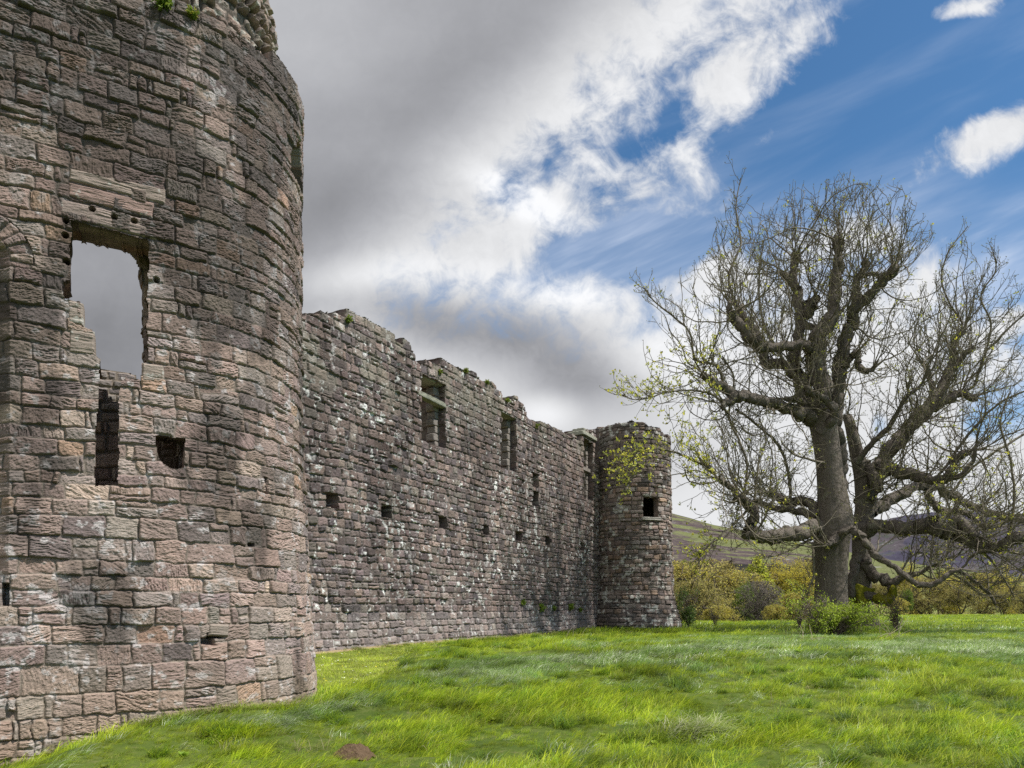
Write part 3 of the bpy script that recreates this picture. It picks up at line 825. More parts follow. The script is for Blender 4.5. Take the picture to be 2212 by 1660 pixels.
ct = tag(empty('castle_tower', (CF[0], CF[1], -0.2)), 'distant round corner tower with flared foot and one square window', 'castle tower')
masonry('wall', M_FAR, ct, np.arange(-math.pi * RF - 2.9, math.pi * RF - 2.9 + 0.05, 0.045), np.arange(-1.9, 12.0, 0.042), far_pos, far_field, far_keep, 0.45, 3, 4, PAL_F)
fwc = far_pos(np.array([(FW[0][0] + FW[0][1]) / 2]), np.array([FW[1]]), np.array([0.0]))[0]
nrm = np.array([fwc[0] - CF[0], fwc[1] - CF[1], 0]); nrm /= np.linalg.norm(nrm); tan = np.array([-nrm[1], nrm[0], 0])
block('sill', M_FAR, ct, fwc + np.array([0, 0, -0.10]) - nrm * 0.08, tan, nrm, u3, (1.25, 0.34, 0.2), 12, (0.36, 0.34, 0.31), 16)
# filled top so no hollow shows
V = [[CF[0] - 0.08, CF[1], EYE + 11.0]]; 
for k in range(40):
    a = 2 * math.pi * k / 40
    V.append([CF[0] - 0.08 + 1.95 * math.cos(a), CF[1] + 1.95 * math.sin(a), EYE + 10.5 + 0.25 * math.sin(3 * a) * 0.4])
V = np.array(V)
mesh_obj('wall_head', V, [[(0, k + 1, (k + 1) % 40 + 1) for k in range(40)]], M_FAR, ct, np.tile((0.14, 0.12, 0.1), (41, 1)), V)

# ================================================================== GROUND
def mown_edge(y): return np.interp(y, [10.4, 11.3, 13, 15, 17, 19.5, 22, 26, 33, 41, 47], [-4.1, -3.7, -3.1, -2.85, -2.8, -3.0, -3.2, -2.0, 1.9, 5.6, 8.5])
def ground_z(x, y):
    """height relative to the eye"""
    z = np.interp(y, [-5, 6, 12, 20, 35, 60, 100, 130, 400, 1000], [-1.66, -1.64, -1.60, -1.50, -1.33, -1.30, -1.32, -4.0, -12.0, -12.0])
    edge = 54 + 44 * smst(15, 60, x)                        # the field ends sooner on the left
    z = z - 6.0 * smst(edge, edge + 26, y) * smst(135, 60, y) 
    z = z - 0.46 * smst(-4.7, -6.5, x) * smst(14, 11, y)
    z = z + 0.09 * (fbm(x * 0.35, y * 0.35, 601, 3) - 0.5) * 2 * smst(5, 9, y) + 0.16 * (fbm(x * 1.1, y * 1.1, 611, 2) - 0.5) * smst(45, 25, y)
    me = mown_edge(y)
    inm = smst(0.5, -0.3, x - me) * smst(10.5, 11.5, y) * smst(47, 43, y)
    z = z - 0.28 * inm
    near_wall = smst(1.5, 0.0, x - (X0W + SL * y)) * smst(12, 16, y) * smst(52, 46, y)
    z = z + near_wall * (np.interp(y, [20, 22, 27, 33, 45], [-1.50, -1.46, -1.34, -1.32, -1.34]) - z) * 0.9
    z = z + 0.38 * np.exp(-((x - 4.5) / 9) ** 2 - ((y - 19) / 6) ** 2)
    # a knoll of ground between the tower and the drop
    return z
ang = np.concatenate([np.linspace(-1.35, 1.35, 340)])
rad = np.concatenate([np.arange(2.0, 40, 0.14), np.geomspace(40, 3500, 190)])
A_, R_ = np.meshgrid(ang, rad, indexing='ij')
gx, gy = R_ * np.sin(A_), R_ * np.cos(A_)
gz = ground_z(gx, gy) + EYE
# join round behind the lens with a plain disc
idx = np.arange(gx.size).reshape(gx.shape)
F = np.stack([idx[:-1, :-1], idx[1:, :-1], idx[1:, 1:], idx[:-1, 1:]], -1).reshape(-1, 4)
V = np.stack([gx, gy, gz], -1).reshape(-1, 3)
bang = np.linspace(1.35, 2 * math.pi - 1.35, 40); bidx0 = len(V)
brad = np.array([2.0, 10, 40, 200, 3500])
BA, BR = np.meshgrid(bang, brad, indexing='ij')
bV = np.stack([BR * np.sin(BA), BR * np.cos(BA), np.full(BA.shape, EYE - 1.7)], -1).reshape(-1, 3)
bi_ = np.arange(BA.size).reshape(BA.shape) + bidx0
F2 = np.stack([bi_[:-1, :-1], bi_[1:, :-1], bi_[1:, 1:], bi_[:-1, 1:]], -1).reshape(-1, 4)
cpt = len(V) + len(bV)
disc = np.concatenate([idx[:, 0], bi_[:, 0]])
tri = np.stack([disc, np.roll(disc, -1), np.full(len(disc), cpt)], -1)
m, nt, out = new_mat('turf')
tc = nt.nodes.new('ShaderNodeTexCoord'); ob = S(nt, tc.outputs['Object'])
n1 = noise(nt, ob, 0.35, 5, 0.6); n2 = noise(nt, ob, 6, 5, 0.7)
c = mix(nt, sstep(nt, n1, 0.35, 0.65), (0.045, 0.075, 0.012), (0.085, 0.115, 0.022))
c = mix(nt, sstep(nt, n2, 0.5, 0.8), c, (0.15, 0.145, 0.06))
bare = attr(nt, 'col', 0); sb = nt.nodes.new('ShaderNodeSeparateXYZ'); nt.links.new(bare.k, sb.inputs[0])
c = mix(nt, S(nt, sb.outputs[1]), c, (0.13, 0.16, 0.03))
c = mix(nt, sstep(nt, S(nt, sb.outputs[0]) + (n2 - 0.5) * 0.8, 0.35, 0.6), c, (0.30, 0.23, 0.14))
principled(nt, out, c, 0.95, 0.1, n2, 0.8, 0.05)
bm = smst(0.55, 0.25, (V[:, 0] - (X0W + SL * V[:, 1])) * dW[1]) * (V[:, 1] > 14) * (V[:, 1] < 40)
bcol = np.zeros((len(V) + len(bV) + 1, 3)); bcol[:len(V), 0] = bm
bcol[:len(V), 1] = (V[:, 0] < mown_edge(V[:, 1])) * (V[:, 1] > 10.8) * (V[:, 1] < 47)
ground = mesh_obj('ground', np.concatenate([V, bV, [[0, 0, EYE - 1.67]]]), [F, F2, tri], m, None, bcol, smooth=True)
tag(ground, kind='structure')

# ---------------------------------------------------------------- hills
def hill_mat(name, a, b, c3, scale, field=None):
    m, nt, out = new_mat(name)
    tc = nt.nodes.new('ShaderNodeTexCoord'); ob = S(nt, tc.outputs['Object'])
    n1 = noise(nt, mapping(nt, ob, sc=(1, 1, 2.2)), scale, 6, 0.62, 0.5); n2 = noise(nt, ob, scale * 5, 6, 0.7); n3 = noise(nt, ob, scale * 2.2, 5, 0.7)
    sep = nt.nodes.new('ShaderNodeSeparateXYZ'); nt.links.new(ob.k, sep.inputs[0]); zz = S(nt, sep.outputs[2]); xx = S(nt, sep.outputs[0])
    f = (n1 - 0.5) * 2.4 + 0.5 + xx * field[0] + field[1]
    c = mix(nt, sstep(nt, f, 0.44, 0.56), a, b)
    c = mix(nt, sstep(nt, n2, 0.50, 0.62) * 0.8, c, c3)
    c = mix(nt, sstep(nt, n3, 0.64, 0.70) * 0.8, c, (0.26, 0.25, 0.25))
    low = sstep(nt, zz + n1 * 14, field[3], field[2])
    c = mix(nt, low, c, mix(nt, sstep(nt, n3, 0.35, 0.7), (0.16, 0.19, 0.06), (0.24, 0.21, 0.10)))
    c = scale_col(nt, c, n2 * 1.4 + 0.3)
    principled(nt, out, c, 1.0, 0.0, n2, 1.0, 6.0)
    return m
def hill(name, mat, ridge, Yr, depth, zbase, seed, amp):
    xs = np.array([p[0] for p in ridge]); ys = np.array([p[1] for p in ridge])
    px = np.linspace(xs[0], xs[-1], 320)
    X = (px - CX) / FOC * Yr
    H = (HY - np.interp(px, xs, ys)) / FOC * Yr
    t = np.linspace(0, 2, 170)
    PX, Tt = np.meshgrid(X, t, indexing='ij')
    Hh = H[:, None] * np.ones_like(Tt)
    prof = np.where(Tt <= 1, np.clip(Tt, 0, 1) ** 1.25, 1 - 0.4 * (Tt - 1) ** 2)
    yy = Yr - depth * (1 - Tt)
    z = zbase + (Hh - zbase) * prof
    nz_ = amp * (fbm(PX / 160, yy / 160, seed, 5) - 0.5) * np.clip(4 * (1 - np.abs(Tt - 0.5) * 2), 0, 1)
    nz_ += amp * 0.18 * (fbm(PX / 30, yy / 30, seed + 3, 4) - 0.5)
    idx = np.arange(PX.size).reshape(PX.shape)
    F = np.stack([idx[:-1, :-1], idx[1:, :-1], idx[1:, 1:], idx[:-1, 1:]], -1).reshape(-1, 4)
    o = mesh_obj(name, np.stack([PX, yy, z + nz_ + EYE], -1).reshape(-1, 3), [F], mat, smooth=True)
    return tag(o, kind='structure')
HM1 = hill_mat('heather_moor', (0.085, 0.067, 0.070), (0.135, 0.15, 0.065), (0.13, 0.125, 0.075), 0.014, (0.0024, -0.58, 20, 34))
HM2 = hill_mat('dark_moor', (0.062, 0.058, 0.085), (0.085, 0.075, 0.085), (0.05, 0.06, 0.045), 0.006, (0.0, 0.0, 20, 60))
hill('hill', HM1, [(300, 1000), (900, 1010), (1300, 1072), (1448, 1108), (1490, 1119), (1540, 1134), (1600, 1145), (1660, 1156), (1750, 1180), (1850, 1205), (1950, 1235), (2100, 1275), (2300, 1300)], 1100, 800, -12, 701, 9)
hill('hill', HM2, [(1500, 1230), (1650, 1215), (1780, 1175), (1890, 1134), (1930, 1120), (1966, 1112), (2014, 1106), (2080, 1103), (2150, 1106), (2212, 1112), (2400, 1130), (3000, 1180)], 2300, 1500, -12, 711, 40)

# ================================================================== VEGETATION HELPERS
def catmull(pts, per=6):
    pts = np.asarray(pts, float)
    if len(pts) < 3: 
        t = np.linspace(0, 1, per + 1)[:, None]; return pts[0] * (1 - t) + pts[-1] * t
    p = np.vstack([2 * pts[0] - pts[1], pts, 2 * pts[-1] - pts[-2]])
    out = []
    for i in range(1, len(p) - 2):
        t = np.linspace(0, 1, per, endpoint=False)[:, None]
        out.append(0.5 * ((2 * p[i]) + (-p[i - 1] + p[i + 1]) * t + (2 * p[i - 1] - 5 * p[i] + 4 * p[i + 1] - p[i + 2]) * t ** 2 + (-p[i - 1] + 3 * p[i] - 3 * p[i + 1] + p[i + 2]) * t ** 3))
    out.append(pts[-1:])
    return np.vstack(out)
class Tubes:
    def __init__(self): self.V, self.F, self.C, self.n = [], [], [], 0
    def batch(self, Pts, Rad, k, colr, knob=0.0, seed=0, cap=True, fl=1.0):
        """Pts (m,n,3), Rad (m,n)"""
        m, n, _ = Pts.shape
        T = np.gradient(Pts, axis=1); T /= np.linalg.norm(T, axis=2, keepdims=True) + 1e-9
        ref = np.where((np.abs(T[:, :1, 2:3]) > 0.8), np.array([1.0, 0.1, 0]), np.array([0.1, 0.2, 1.0])) * np.ones_like(T)
        A = np.cross(T, ref); A /= np.linalg.norm(A, axis=2, keepdims=True) + 1e-9
        B = np.cross(T, A)
        an = np.arange(k) * 2 * math.pi / k
        rr = Rad[:, :, None] * np.ones(k)
        if knob:
            ln = np.concatenate([np.zeros((m, 1)), np.cumsum(np.linalg.norm(np.diff(Pts, axis=1), axis=2), 1)], 1)
            cu, cv = np.cos(an) * 1.3, np.sin(an) * 1.3
            f = ln[:, :, None] / np.maximum(Rad.mean(), 0.08) * 0.55 * fl
            nz_ = fbm(cu + f + seed * 3.1, cv + f * 0.6 + seed, seed, 3) - 0.5
            bumps = np.clip(fbm(cu * 1.4 + f * 1.5 + 9, cv * 1.4 - f + 5 + seed, seed + 9, 2) - 0.62, 0, 1) * 2.2
            rr = rr * (1 + knob * (2.2 * nz_ + bumps))
        V = Pts[:, :, None, :] + rr[..., None] * (np.cos(an)[:, None] * A[:, :, None, :] + np.sin(an)[:, None] * B[:, :, None, :])
        idx = np.arange(m * n * k).reshape(m, n, k) + self.n
        a, b = idx[:, :-1, :], idx[:, 1:, :]
        q = np.stack([a, np.roll(a, -1, 2), np.roll(b, -1, 2), b], -1).reshape(-1, 4)
        self.V.append(V.reshape(-1, 3)); self.F.append(q); self.n += m * n * k
        c = np.ones((m, n, k, 3)) * np.asarray(colr).reshape((-1, 1, 1, 3) if np.ndim(colr) == 2 else (1, 1, 1, 3))
        self.C.append(c.reshape(-1, 3))
        if cap and k > 4:
            self.V.append(Pts[:, -1] + T[:, -1] * Rad[:, -1:] * 0.25); self.C.append(c[:, -1, 0].reshape(-1, 3))
            tip = self.n + np.arange(m); self.n += m
            e = idx[:, -1, :]
            self.F.append(np.stack([e, np.roll(e, -1, 1), np.roll(e, -1, 1), np.broadcast_to(tip[:, None], e.shape)], -1).reshape(-1, 4)[:, [0, 1, 3, 3]])
    def polys(self, lst, k, colr, knob=0.0, cap=False):
        by = {}
        for p, r in lst: by.setdefault(len(p), []).append((p, r))
        for n, it in by.items():
            if n < 2: continue
            self.batch(np.array([i[0] for i in it]), np.array([i[1] for i in it]), k, colr, knob, 1, cap)
    def build(self, name, mat, parent=None, smooth=True, link=True):
        F = np.concatenate(self.F)
        t = F[:, 2] == F[:, 3]
        return mesh_obj(name, np.concatenate(self.V), [F[~t], F[t][:, :3]], mat, parent, np.concatenate(self.C), None, smooth, link)
def leaves(centres, size, r, colour, spread=0.5, up=0.2, aspect=0.5, per=1, jit=0.0):
    """small bent leaf cards: two triangles folded along the middle"""
    c = np.repeat(np.asarray(centres), per, axis=0); n = len(c)
    c = c + r.normal(0, jit, (n, 3))
    d = r.normal(0, 1, (n, 3)); d[:, 2] += up; d /= np.linalg.norm(d, axis=1, keepdims=True)
    s = np.cross(d, r.normal(0, 1, (n, 3))); s /= np.linalg.norm(s, axis=1, keepdims=True) + 1e-9
    nn = np.cross(d, s)
    L = size * r.uniform(0.6, 1.3, (n, 1)); W = L * aspect * 0.5
    V = np.stack([c, c + d * L * 0.55 + s * W + nn * L * 0.12, c + d * L, c + d * L * 0.55 - s * W + nn * L * 0.12], 1).reshape(-1, 3)
    i = np.arange(n)[:, None] * 4
    F = np.concatenate([i + np.array([[0, 1, 2]]), i + np.array([[0, 2, 3]])])
    col = np.asarray(colour); col = col[r.integers(0, len(col), n)] * np.exp(r.normal(0, spread, (n, 1)))
    return V, F, np.repeat(col, 4, axis=0)

def bark_material(name, scale=1.0):
    m, nt, out = new_mat(name)
    col = attr(nt, 'col', 0)
    tc = nt.nodes.new('ShaderNodeTexCoord'); ob = S(nt, tc.outputs['Object'])
    a = noise(nt, mapping(nt, ob, sc=(3, 3, 0.9)), 3.0 * scale, 6, 0.7, 0.8)
    b = noise(nt, ob, 1.3 * scale, 5, 0.65)
    v = nt.nodes.new('ShaderNodeTexVoronoi'); v.inputs['Scale'].default_value = 5 * scale; nt.links.new(ob.k, v.inputs[0])
    c = scale_col(nt, col, a * 1.1 + 0.45)
    c = mix(nt, sstep(nt, b, 0.56, 0.70) * 0.55, c, (0.21, 0.21, 0.15))
    c = mix(nt, sstep(nt, a, 0.62, 0.80) * 0.5, c, (0.33, 0.31, 0.27))
    principled(nt, out, c, 0.9, 0.15, a + S(nt, v.outputs[0]) * 0.4, 1.0, 0.12)
    return m
def leaf_material(name, rough=0.6, trans=0.35, spec=0.3):
    m, nt, out = new_mat(name)
    col = attr(nt, 'col', 0)
    p = nt.nodes.new('ShaderNodeBsdfPrincipled'); nt.links.new(col.k, p.inputs['Base Color'])
    p.inputs['Roughness'].default_value = rough; p.inputs['Specular IOR Level'].default_value = spec
    t = nt.nodes.new('ShaderNodeBsdfTranslucent'); nt.links.new(scale_col(nt, col, 1.3).k, t.inputs[0])
    x = nt.nodes.new('ShaderNodeMixShader'); x.inputs[0].default_value = trans
    nt.links.new(p.outputs[0], x.inputs[1]); nt.links.new(t.outputs[0], x.inputs[2]); nt.links.new(x.outputs[0], out.inputs[0])
    return m
M_BARK = bark_material('bark'); M_BARKFAR = bark_material('far_bark', 0.5)
M_TWIG, nt, out = new_mat('twig_bark'); principled(nt, out, attr(nt, 'col', 0), 0.8, 0.2)
M_LEAF = leaf_material('spring_leaf'); M_LEAFFAR = leaf_material('far_leaf', 0.8, 0.3, 0.1)
M_MOSS, nt, out = new_mat('moss'); tc = nt.nodes.new('ShaderNodeTexCoord'); ob = S(nt, tc.outputs['Object']); nm = noise(nt, ob, 14, 5, 0.7)
principled(nt, out, mix(nt, nm, (0.09, 0.10, 0.01), (0.26, 0.24, 0.03)), 1.0, 0.0, nm, 1.0, 0.05)

# ================================================================== THE TWO OLD POLLARDS
YA, YB = 36.0, 38.5
A_LIMBS = [  # x, y, radius (frame units), depth offset in metres
 [(1797,1385,58,0),(1797,1345,46,0),(1796,1300,40,0),(1797,1240,37,0),(1797,1180,40,0),(1801,1130,43,0),(1799,1080,36,0),(1793,1030,31,0),(1788,980,30,0),(1781,930,31,0),(1768,885,31,0),(1752,858,26,0)],
 [(1765,903,26,0),(1743,862,20,.2),(1725,822,17,.4),(1709,796,15,.6),(1685,792,13,.9),(1656,786,12,1.2),(1649,771,12,1.3)],
 [(1765,880,24,0),(1765,830,21,-.2),(1764,780,20,-.3),(1769,726,17,-.3),(1793,690,16,-.2),(1804,640,14,0),(1806,600,14,.1),(1808,570,13,.1),(1811,552,10,.1),(1812,532,12,.1),(1812,519,13,.1)],
 [(1763,790,18,0),(1757,762,15,-.6),(1741,750,12,-1),(1709,744,11,-1.5),(1665,750,12,-1.8),(1628,738,13,-2),(1604,718,12,-2.2),(1588,690,11,-2.3),(1578,668,9,-2.4),(1572,655,6,-2.4)],
 [(1640,745,9,-1.9),(1625,705,8,-1.6),(1606,680,7,-1.4),(1600,662,7,-1.3)],
 [(1716,795,14,.5),(1724,740,12,.9),(1727,690,12,1.1),(1722,640,11,1.3),(1714,610,11,1.4),(1716,580,9,1.5),(1716,550,10,1.5)],
 [(1725,680,9,1.1),(1742,676,12,.9),(1756,664,15,.8),(1760,650,9,.8)],
 [(1724,700,8,1.1),(1755,712,8,.6),(1775,722,9,.3)],
 [(1712,612,10,1.4),(1700,598,9,1.4),(1692,588,6,1.3)],
 [(1812,1080,18,.6),(1812,1020,15,.5),(1813,960,14,.4),(1807,900,15,.3),(1811,845,16,.3),(1815,790,15,.3),(1832,730,14,.2),(1843,690,13,.1),(1852,655,13,0),(1873,642,12,-.3),(1894,622,11,-.6),(1912,603,11,-.8),(1928,588,11,-1),(1932,578,12,-1)],
 [(1850,668,12,.1),(1850,640,10,.3),(1846,618,8,.4),(1856,598,8,.5),(1869,576,8,.5),(1867,570,9,.5)],
 [(1856,600,6,.5),(1880,590,5,.2),(1898,592,5,0)],
 [(1817,790,13,.3),(1838,772,9,0),(1854,764,8,-.2),(1854,790,8,-.4),(1866,800,7,-.6),(1888,797,6,-.8)],
 [(1750,905,20,0),(1720,891,15,-.5),(1690,882,13,-1),(1660,873,12,-1.6),(1625,862,12,-2.1),(1592,858,14,-2.5),(1572,868,10,-2.8),(1563,881,7,-3)],
 [(1600,862,11,-2.4),(1578,846,11,-2.6),(1556,832,10,-2.9),(1535,820,8,-3.1),(1516,811,9,-3.2)],
 [(1775,935,14,-.3),(1805,895,11,-.9),(1785,866,8,-1.2),(1748,848,8,-1.5),(1740,842,8,-1.5)],
 [(1735,870,8,-.8),(1715,862,7,-1.2),(1698,860,6,-1.4)],
 [(1768,1138,26,0),(1735,1150,19,-.7),(1700,1160,16,-1.3),(1665,1160,16,-1.9),(1635,1153,15,-2.4),(1622,1140,14,-2.6),(1630,1118,12,-2.7),(1633,1098,12,-2.7),(1614,1083,12,-2.8),(1600,1078,10,-2.9),(1586,1072,10,-3)],
 [(1622,1142,15,-2.6),(1612,1152,12,-2.8),(1618,1160,9,-2.9)],
 [(1600,1080,8,-2.8),(1582,1056,7,-3),(1568,1044,7,-3.1),(1552,1036,7,-3.2)],
 [(1768,1115,14,0),(1735,1110,9,.7),(1705,1104,8,1.2),(1668,1096,7,1.7),(1640,1084,7,2),(1620,1085,5,2.1)],
 [(1770,1095,14,.3),(1735,1088,11,1),(1705,1084,10,1.5),(1680,1072,9,1.9),(1664,1070,9,2.1)],
 [(1801,1165,16,-.5),(1815,1155,10,-1),(1840,1144,9,-1.3),(1862,1156,9,-1.6),(1876,1180,8,-1.8),(1888,1200,8,-2),(1915,1214,7,-2.3),(1945,1234,7,-2.6),(1975,1258,7,-3),(2000,1266,7,-3.2),(2025,1258,6,-3.4),(2050,1240,6,-3.6),(2078,1228,5,-3.8)],
 [(1800,1165,14,-.8),(1795,1173,8,-1.2),(1785,1177,5,-1.4)],
]
B_LIMBS = [
 [(1865,1352,36,0),(1862,1320,27,0),(1861,1280,23,0),(1861,1230,22,0),(1860,1180,21,0),(1864,1130,23,0),(1868,1085,23,0),(1862,1030,20,0),(1850,980,16,0),(1838,925,13,0),(1830,900,11,.3)],
 [(1868,1090,24,0),(1885,1035,19,.4),(1910,990,17,.7),(1942,952,16,1),(1966,918,15,1.3),(1992,890,15,1.6),(2016,868,16,1.8),(2040,830,12,2),(2054,795,10,2.2),(2060,760,9,2.3),(2066,735,9,2.3),(2080,712,8,2.3)],
 [(2015,878,15,1.8),(2050,860,11,1.4),(2075,852,10,1.2),(2102,862,8,1),(2108,858,7,1)],
 [(2052,805,8,2.2),(2075,780,6,1.9),(2088,762,6,1.8),(2104,748,5,1.7)],
 [(2015,850,8,1.8),(2008,815,6,2.1),(2000,790,5,2.2)],
 [(1880,1040,18,-.3),(1915,1012,14,-.8),(1950,1020,14,-1.3),(1985,1030,13,-1.8),(2020,1036,11,-2.3),(2046,1034,9,-2.6),(2060,1002,8,-2.8),(2078,982,8,-3),(2090,978,7,-3)],
 [(2040,1036,8,-2.6),(2075,1028,6,-3),(2100,1000,5,-3.3),(2110,960,4,-3.5)],
 [(1875,1105,20,.3),(1910,1085,14,.9),(1950,1068,13,1.5),(1985,1052,11,2),(2020,1052,10,2.5),(2055,1070,10,3),(2090,1090,9,3.4),(2130,1104,9,3.8),(2170,1118,8,4.2),(2225,1130,7,4.6),(2290,1150,5,5)],
 [(2000,1062,8,2.2),(2018,1088,8,2),(2036,1104,8,1.8),(2070,1106,7,1.6),(2105,1120,6,1.4),(2130,1150,5,1.2)],
 [(1845,1152,20,-.3),(1885,1143,15,-.8),(1925,1144,15,-1.4),(1970,1138,16,-2),(2010,1132,20,-2.6),(2040,1142,18,-3),(2075,1156,17,-3.4),(2110,1174,15,-3.8),(2145,1180,13,-4.2),(2178,1172,14,-4.6),(2195,1160,14,-4.8),(2230,1160,11,-5.2),(2290,1175,7,-6)],
 [(2040,1140,11,-3),(2065,1128,11,-3.4),(2090,1140,10,-3.8),(2110,1158,8,-4.1)],
 [(1870,1210,14,-.4),(1885,1240,13,-.7),(1908,1252,12,-1),(1935,1258,10,-1.3),(1958,1246,8,-1.6),(1985,1238,5,-1.9),(2010,1225,4,-2.1)],
 [(1868,1282,14,-.5),(1892,1290,10,-.8),(1912,1296,11,-1.1),(1926,1284,9,-1.3),(1928,1268,7,-1.4)],
 [(2066,1232,6,-1.8),(2095,1246,5,-1.8),(2118,1268,4,-1.8),(2138,1285,4,-1.8),(2148,1306,3,-1.8)],
 [(1850,1200,12,-.6),(1842,1245,10,-.8),(1838,1290,9,-.8)],
 [(1870,1000,12,0),(1895,1055,10,-1.2),(1905,1040,7,-1.5)],
 [(1900,1010,8,.6),(1940,968,7,0),(1975,930,6,-.5),(2005,900,5,-.8),(2045,840,4,-1.2)],
 [(1850,1000,9,-.4),(1880,960,7,-1),(1920,925,6,-1.6),(1950,870,5,-2.2),(1990,830,4,-2.6)],
]
ENV = [(1340,850),(1352,800),(1395,790),(1380,740),(1385,620),(1400,600),(1440,600),(1500,560),(1530,545),(1545,460),(1580,390),(1605,372),(1640,450),(1690,405),(1720,382),(1770,400),(1825,358),(1870,400),(1900,362),(1955,405),(1990,440),(2022,500),(1998,600),(2010,640),
       (2035,520),(2092,480),(2112,570),(2150,535),(2180,560),(2205,600),(2250,640),(2500,760),(2560,1000),(2480,1300),(2220,1310),(2150,1310),(1950,1230),(1900,1215),(1830,1180),(1760,1200),(1640,1180),(1500,1205),(1465,1090),(1400,1060),(1335,1045),(1332,985),(1400,950),(1440,930),(1430,890)]
def envelope(p):
    """is a point inside the tree's outline (measured at the trees' distance)"""
    k = np.clip(p[:, 1], 30, 44)
    px = CX + FOC * p[:, 0] / k; py = HY - FOC * (p[:, 2] - EYE) / k
    return in_poly(px, py, ENV)
def limb_pts(l, Y0):
    p = np.array([P(x, y, Y0 + d) for x, y, r_, d in l]); r_ = np.array([r_ * 0.86 / FOC * (Y0 + d) for x, y, r_, d in l])
    return p, r_
def smooth_limb(l, Y0, seed, wig=1.0):
    p, r_ = limb_pts(l, Y0)
    q = catmull(np.hstack([p, r_[:, None]]), 9)
    pp, rr = q[:, :3], q[:, 3]
    t = np.arange(len(pp)) * 0.23
    w = np.stack([fbm(t + seed * 7.7 + 31 * k, t * 0, seed + k, 3) - 0.5 for k in range(3)], -1)
    fade = smst(0, 3, np.arange(len(pp)))[:, None]
    pp = pp + w * rr[:, None] * 1.6 * wig * fade
    return pp, rr
BARK = (0.14, 0.12, 0.10)
def build_pollard(limbs, Y0, base, label, seed, parts_sk):
    r = np.random.default_rng(seed)
    root = tag(empty('old_tree', base), label, 'tree')
    tb = Tubes()
    src = []
    for i, l in enumerate(limbs):
        pp, rr = smooth_limb(l, Y0, seed + i, 0.04 if i == 0 else 1.0)
        if i == 0:
            keys = 30
        k = 40 if i == 0 else 18
        if i == 0:     # fluted trunk
            n0 = tb.n
            tb.batch(pp[None], rr[None], 48, BARK, 0.10, seed + i, True, 0.16)
            Vt = tb.V[-2] if len(tb.V) > 1 else tb.V[-1]
        else:
            tb.batch(pp[None], rr[None], k, BARK, 0.36, seed + i)
            if rr[-1] > 0.12:                                  # swollen pollard head
                pass
        src.append((pp, rr, i))
    tb.build('trunk', M_BARK, root, True)
    # shoots
    T1, T2, T3 = [], [], []
    tips, tipdir, midl = [], [], []
    starts = []
    for pp, rr, i in src:
        seg = np.linalg.norm(np.diff(pp, axis=0), axis=1); L = seg.sum()
        lo = 0.55 if i == 0 else 0.15
        dens = (0.8 if i == 0 else 3.6)
        n = int(L * dens) + 2
        ncl = max(2, int(L * 1.1)); cen = lo + (1 - lo) * r.random(ncl) ** 0.8
        u = np.where(r.random(n) < 0.72, cen[r.integers(0, ncl, n)] + r.normal(0, 0.012, n), lo + (1 - lo) * r.random(n) ** 0.75)
        u = np.clip(u, lo, 1.0)
        f = u * (len(pp) - 1); k = np.clip(f.astype(int), 0, len(pp) - 2)
        P0 = pp[k] + (pp[k + 1] - pp[k]) * (f - k)[:, None]
        tan = pp[k + 1] - pp[k]; tan /= np.linalg.norm(tan, axis=1, keepdims=True) + 1e-9
        for j in range(n):
            starts.append((P0[j], tan[j], rr[k[j]], u[j]))
        for _ in range(6 if i else 3):                          # a broom of shoots from each cut end
            starts.append((pp[-1], tan[-1], rr[-1], 1.2))
    def grow(p, d, n, step, wig, upb, out_dir=None):
        pts = [p]
        for q in range(n):
            d = d + r.normal(0, wig, 3) + np.array([0, 0, upb])
            d = d / np.linalg.norm(d)
            p = p + d * step
            pts.append(p)
        return np.array(pts)
    for p, t, rad, u in starts:
        py = HY - FOC * (p[2] - EYE) / 37.0
        d = r.normal(0, 1, 3) - t * 0
        d -= t * np.dot(d, t) * 0.7
        d /= np.linalg.norm(d)
        lowlimb = py > 960
        if u > 1: d = t * 0.9 + r.normal(0, 0.55, 3)
        d = d + t * 0.35 + np.array([0, 0, 0.40 if not lowlimb else 0.25])
        d /= np.linalg.norm(d)
        n = int(r.integers(10, 27) * (1.15 if u > 0.9 else 1.0))
        upb = r.uniform(0.0, 0.14) if not lowlimb else r.uniform(-0.06, 0.15)
        pts = grow(p, d, n, 0.24, 0.16, upb)
        ok = envelope(pts)
        if not ok[1:].all():
            cut = int(np.argmin(ok[1:])) + 1
            pts = pts[:max(cut, 3)]
        n = len(pts)
        if n < 3: continue
        r0 = min(r.uniform(0.012, 0.027) * (n / 18 + 0.4), rad * 0.6)
        T1.append((pts, np.linspace(r0, 0.009, n)))
        tips.append(pts[-1])
        for q in range(2, n - 1):
            if r.random() < 0.42:
                dd = pts[q + 1] - pts[q]; dd /= np.linalg.norm(dd) + 1e-9
                e = dd * 0.7 + r.normal(0, 0.55, 3); e /= np.linalg.norm(e)
                m_ = int(r.integers(3, 8) * (1 - 0.3 * q / n))
                p2 = grow(pts[q], e, max(m_, 2), 0.2, 0.17, 0.09)
                if not envelope(p2).all(): continue
                T2.append((p2, np.linspace(0.016, 0.007, len(p2))))
                tips.append(p2[-1])
                for w in range(1, len(p2) - 1):
                    if r.random() < 0.55:
                        e = r.normal(0, 0.6, 3) + (p2[w + 1] - p2[w]) * 4; e /= np.linalg.norm(e)
                        p3 = grow(p2[w], e, 2, 0.16, 0.15, 0.2)
                        T3.append((p3, np.linspace(0.011, 0.006, 3))); tips.append(p3[-1])
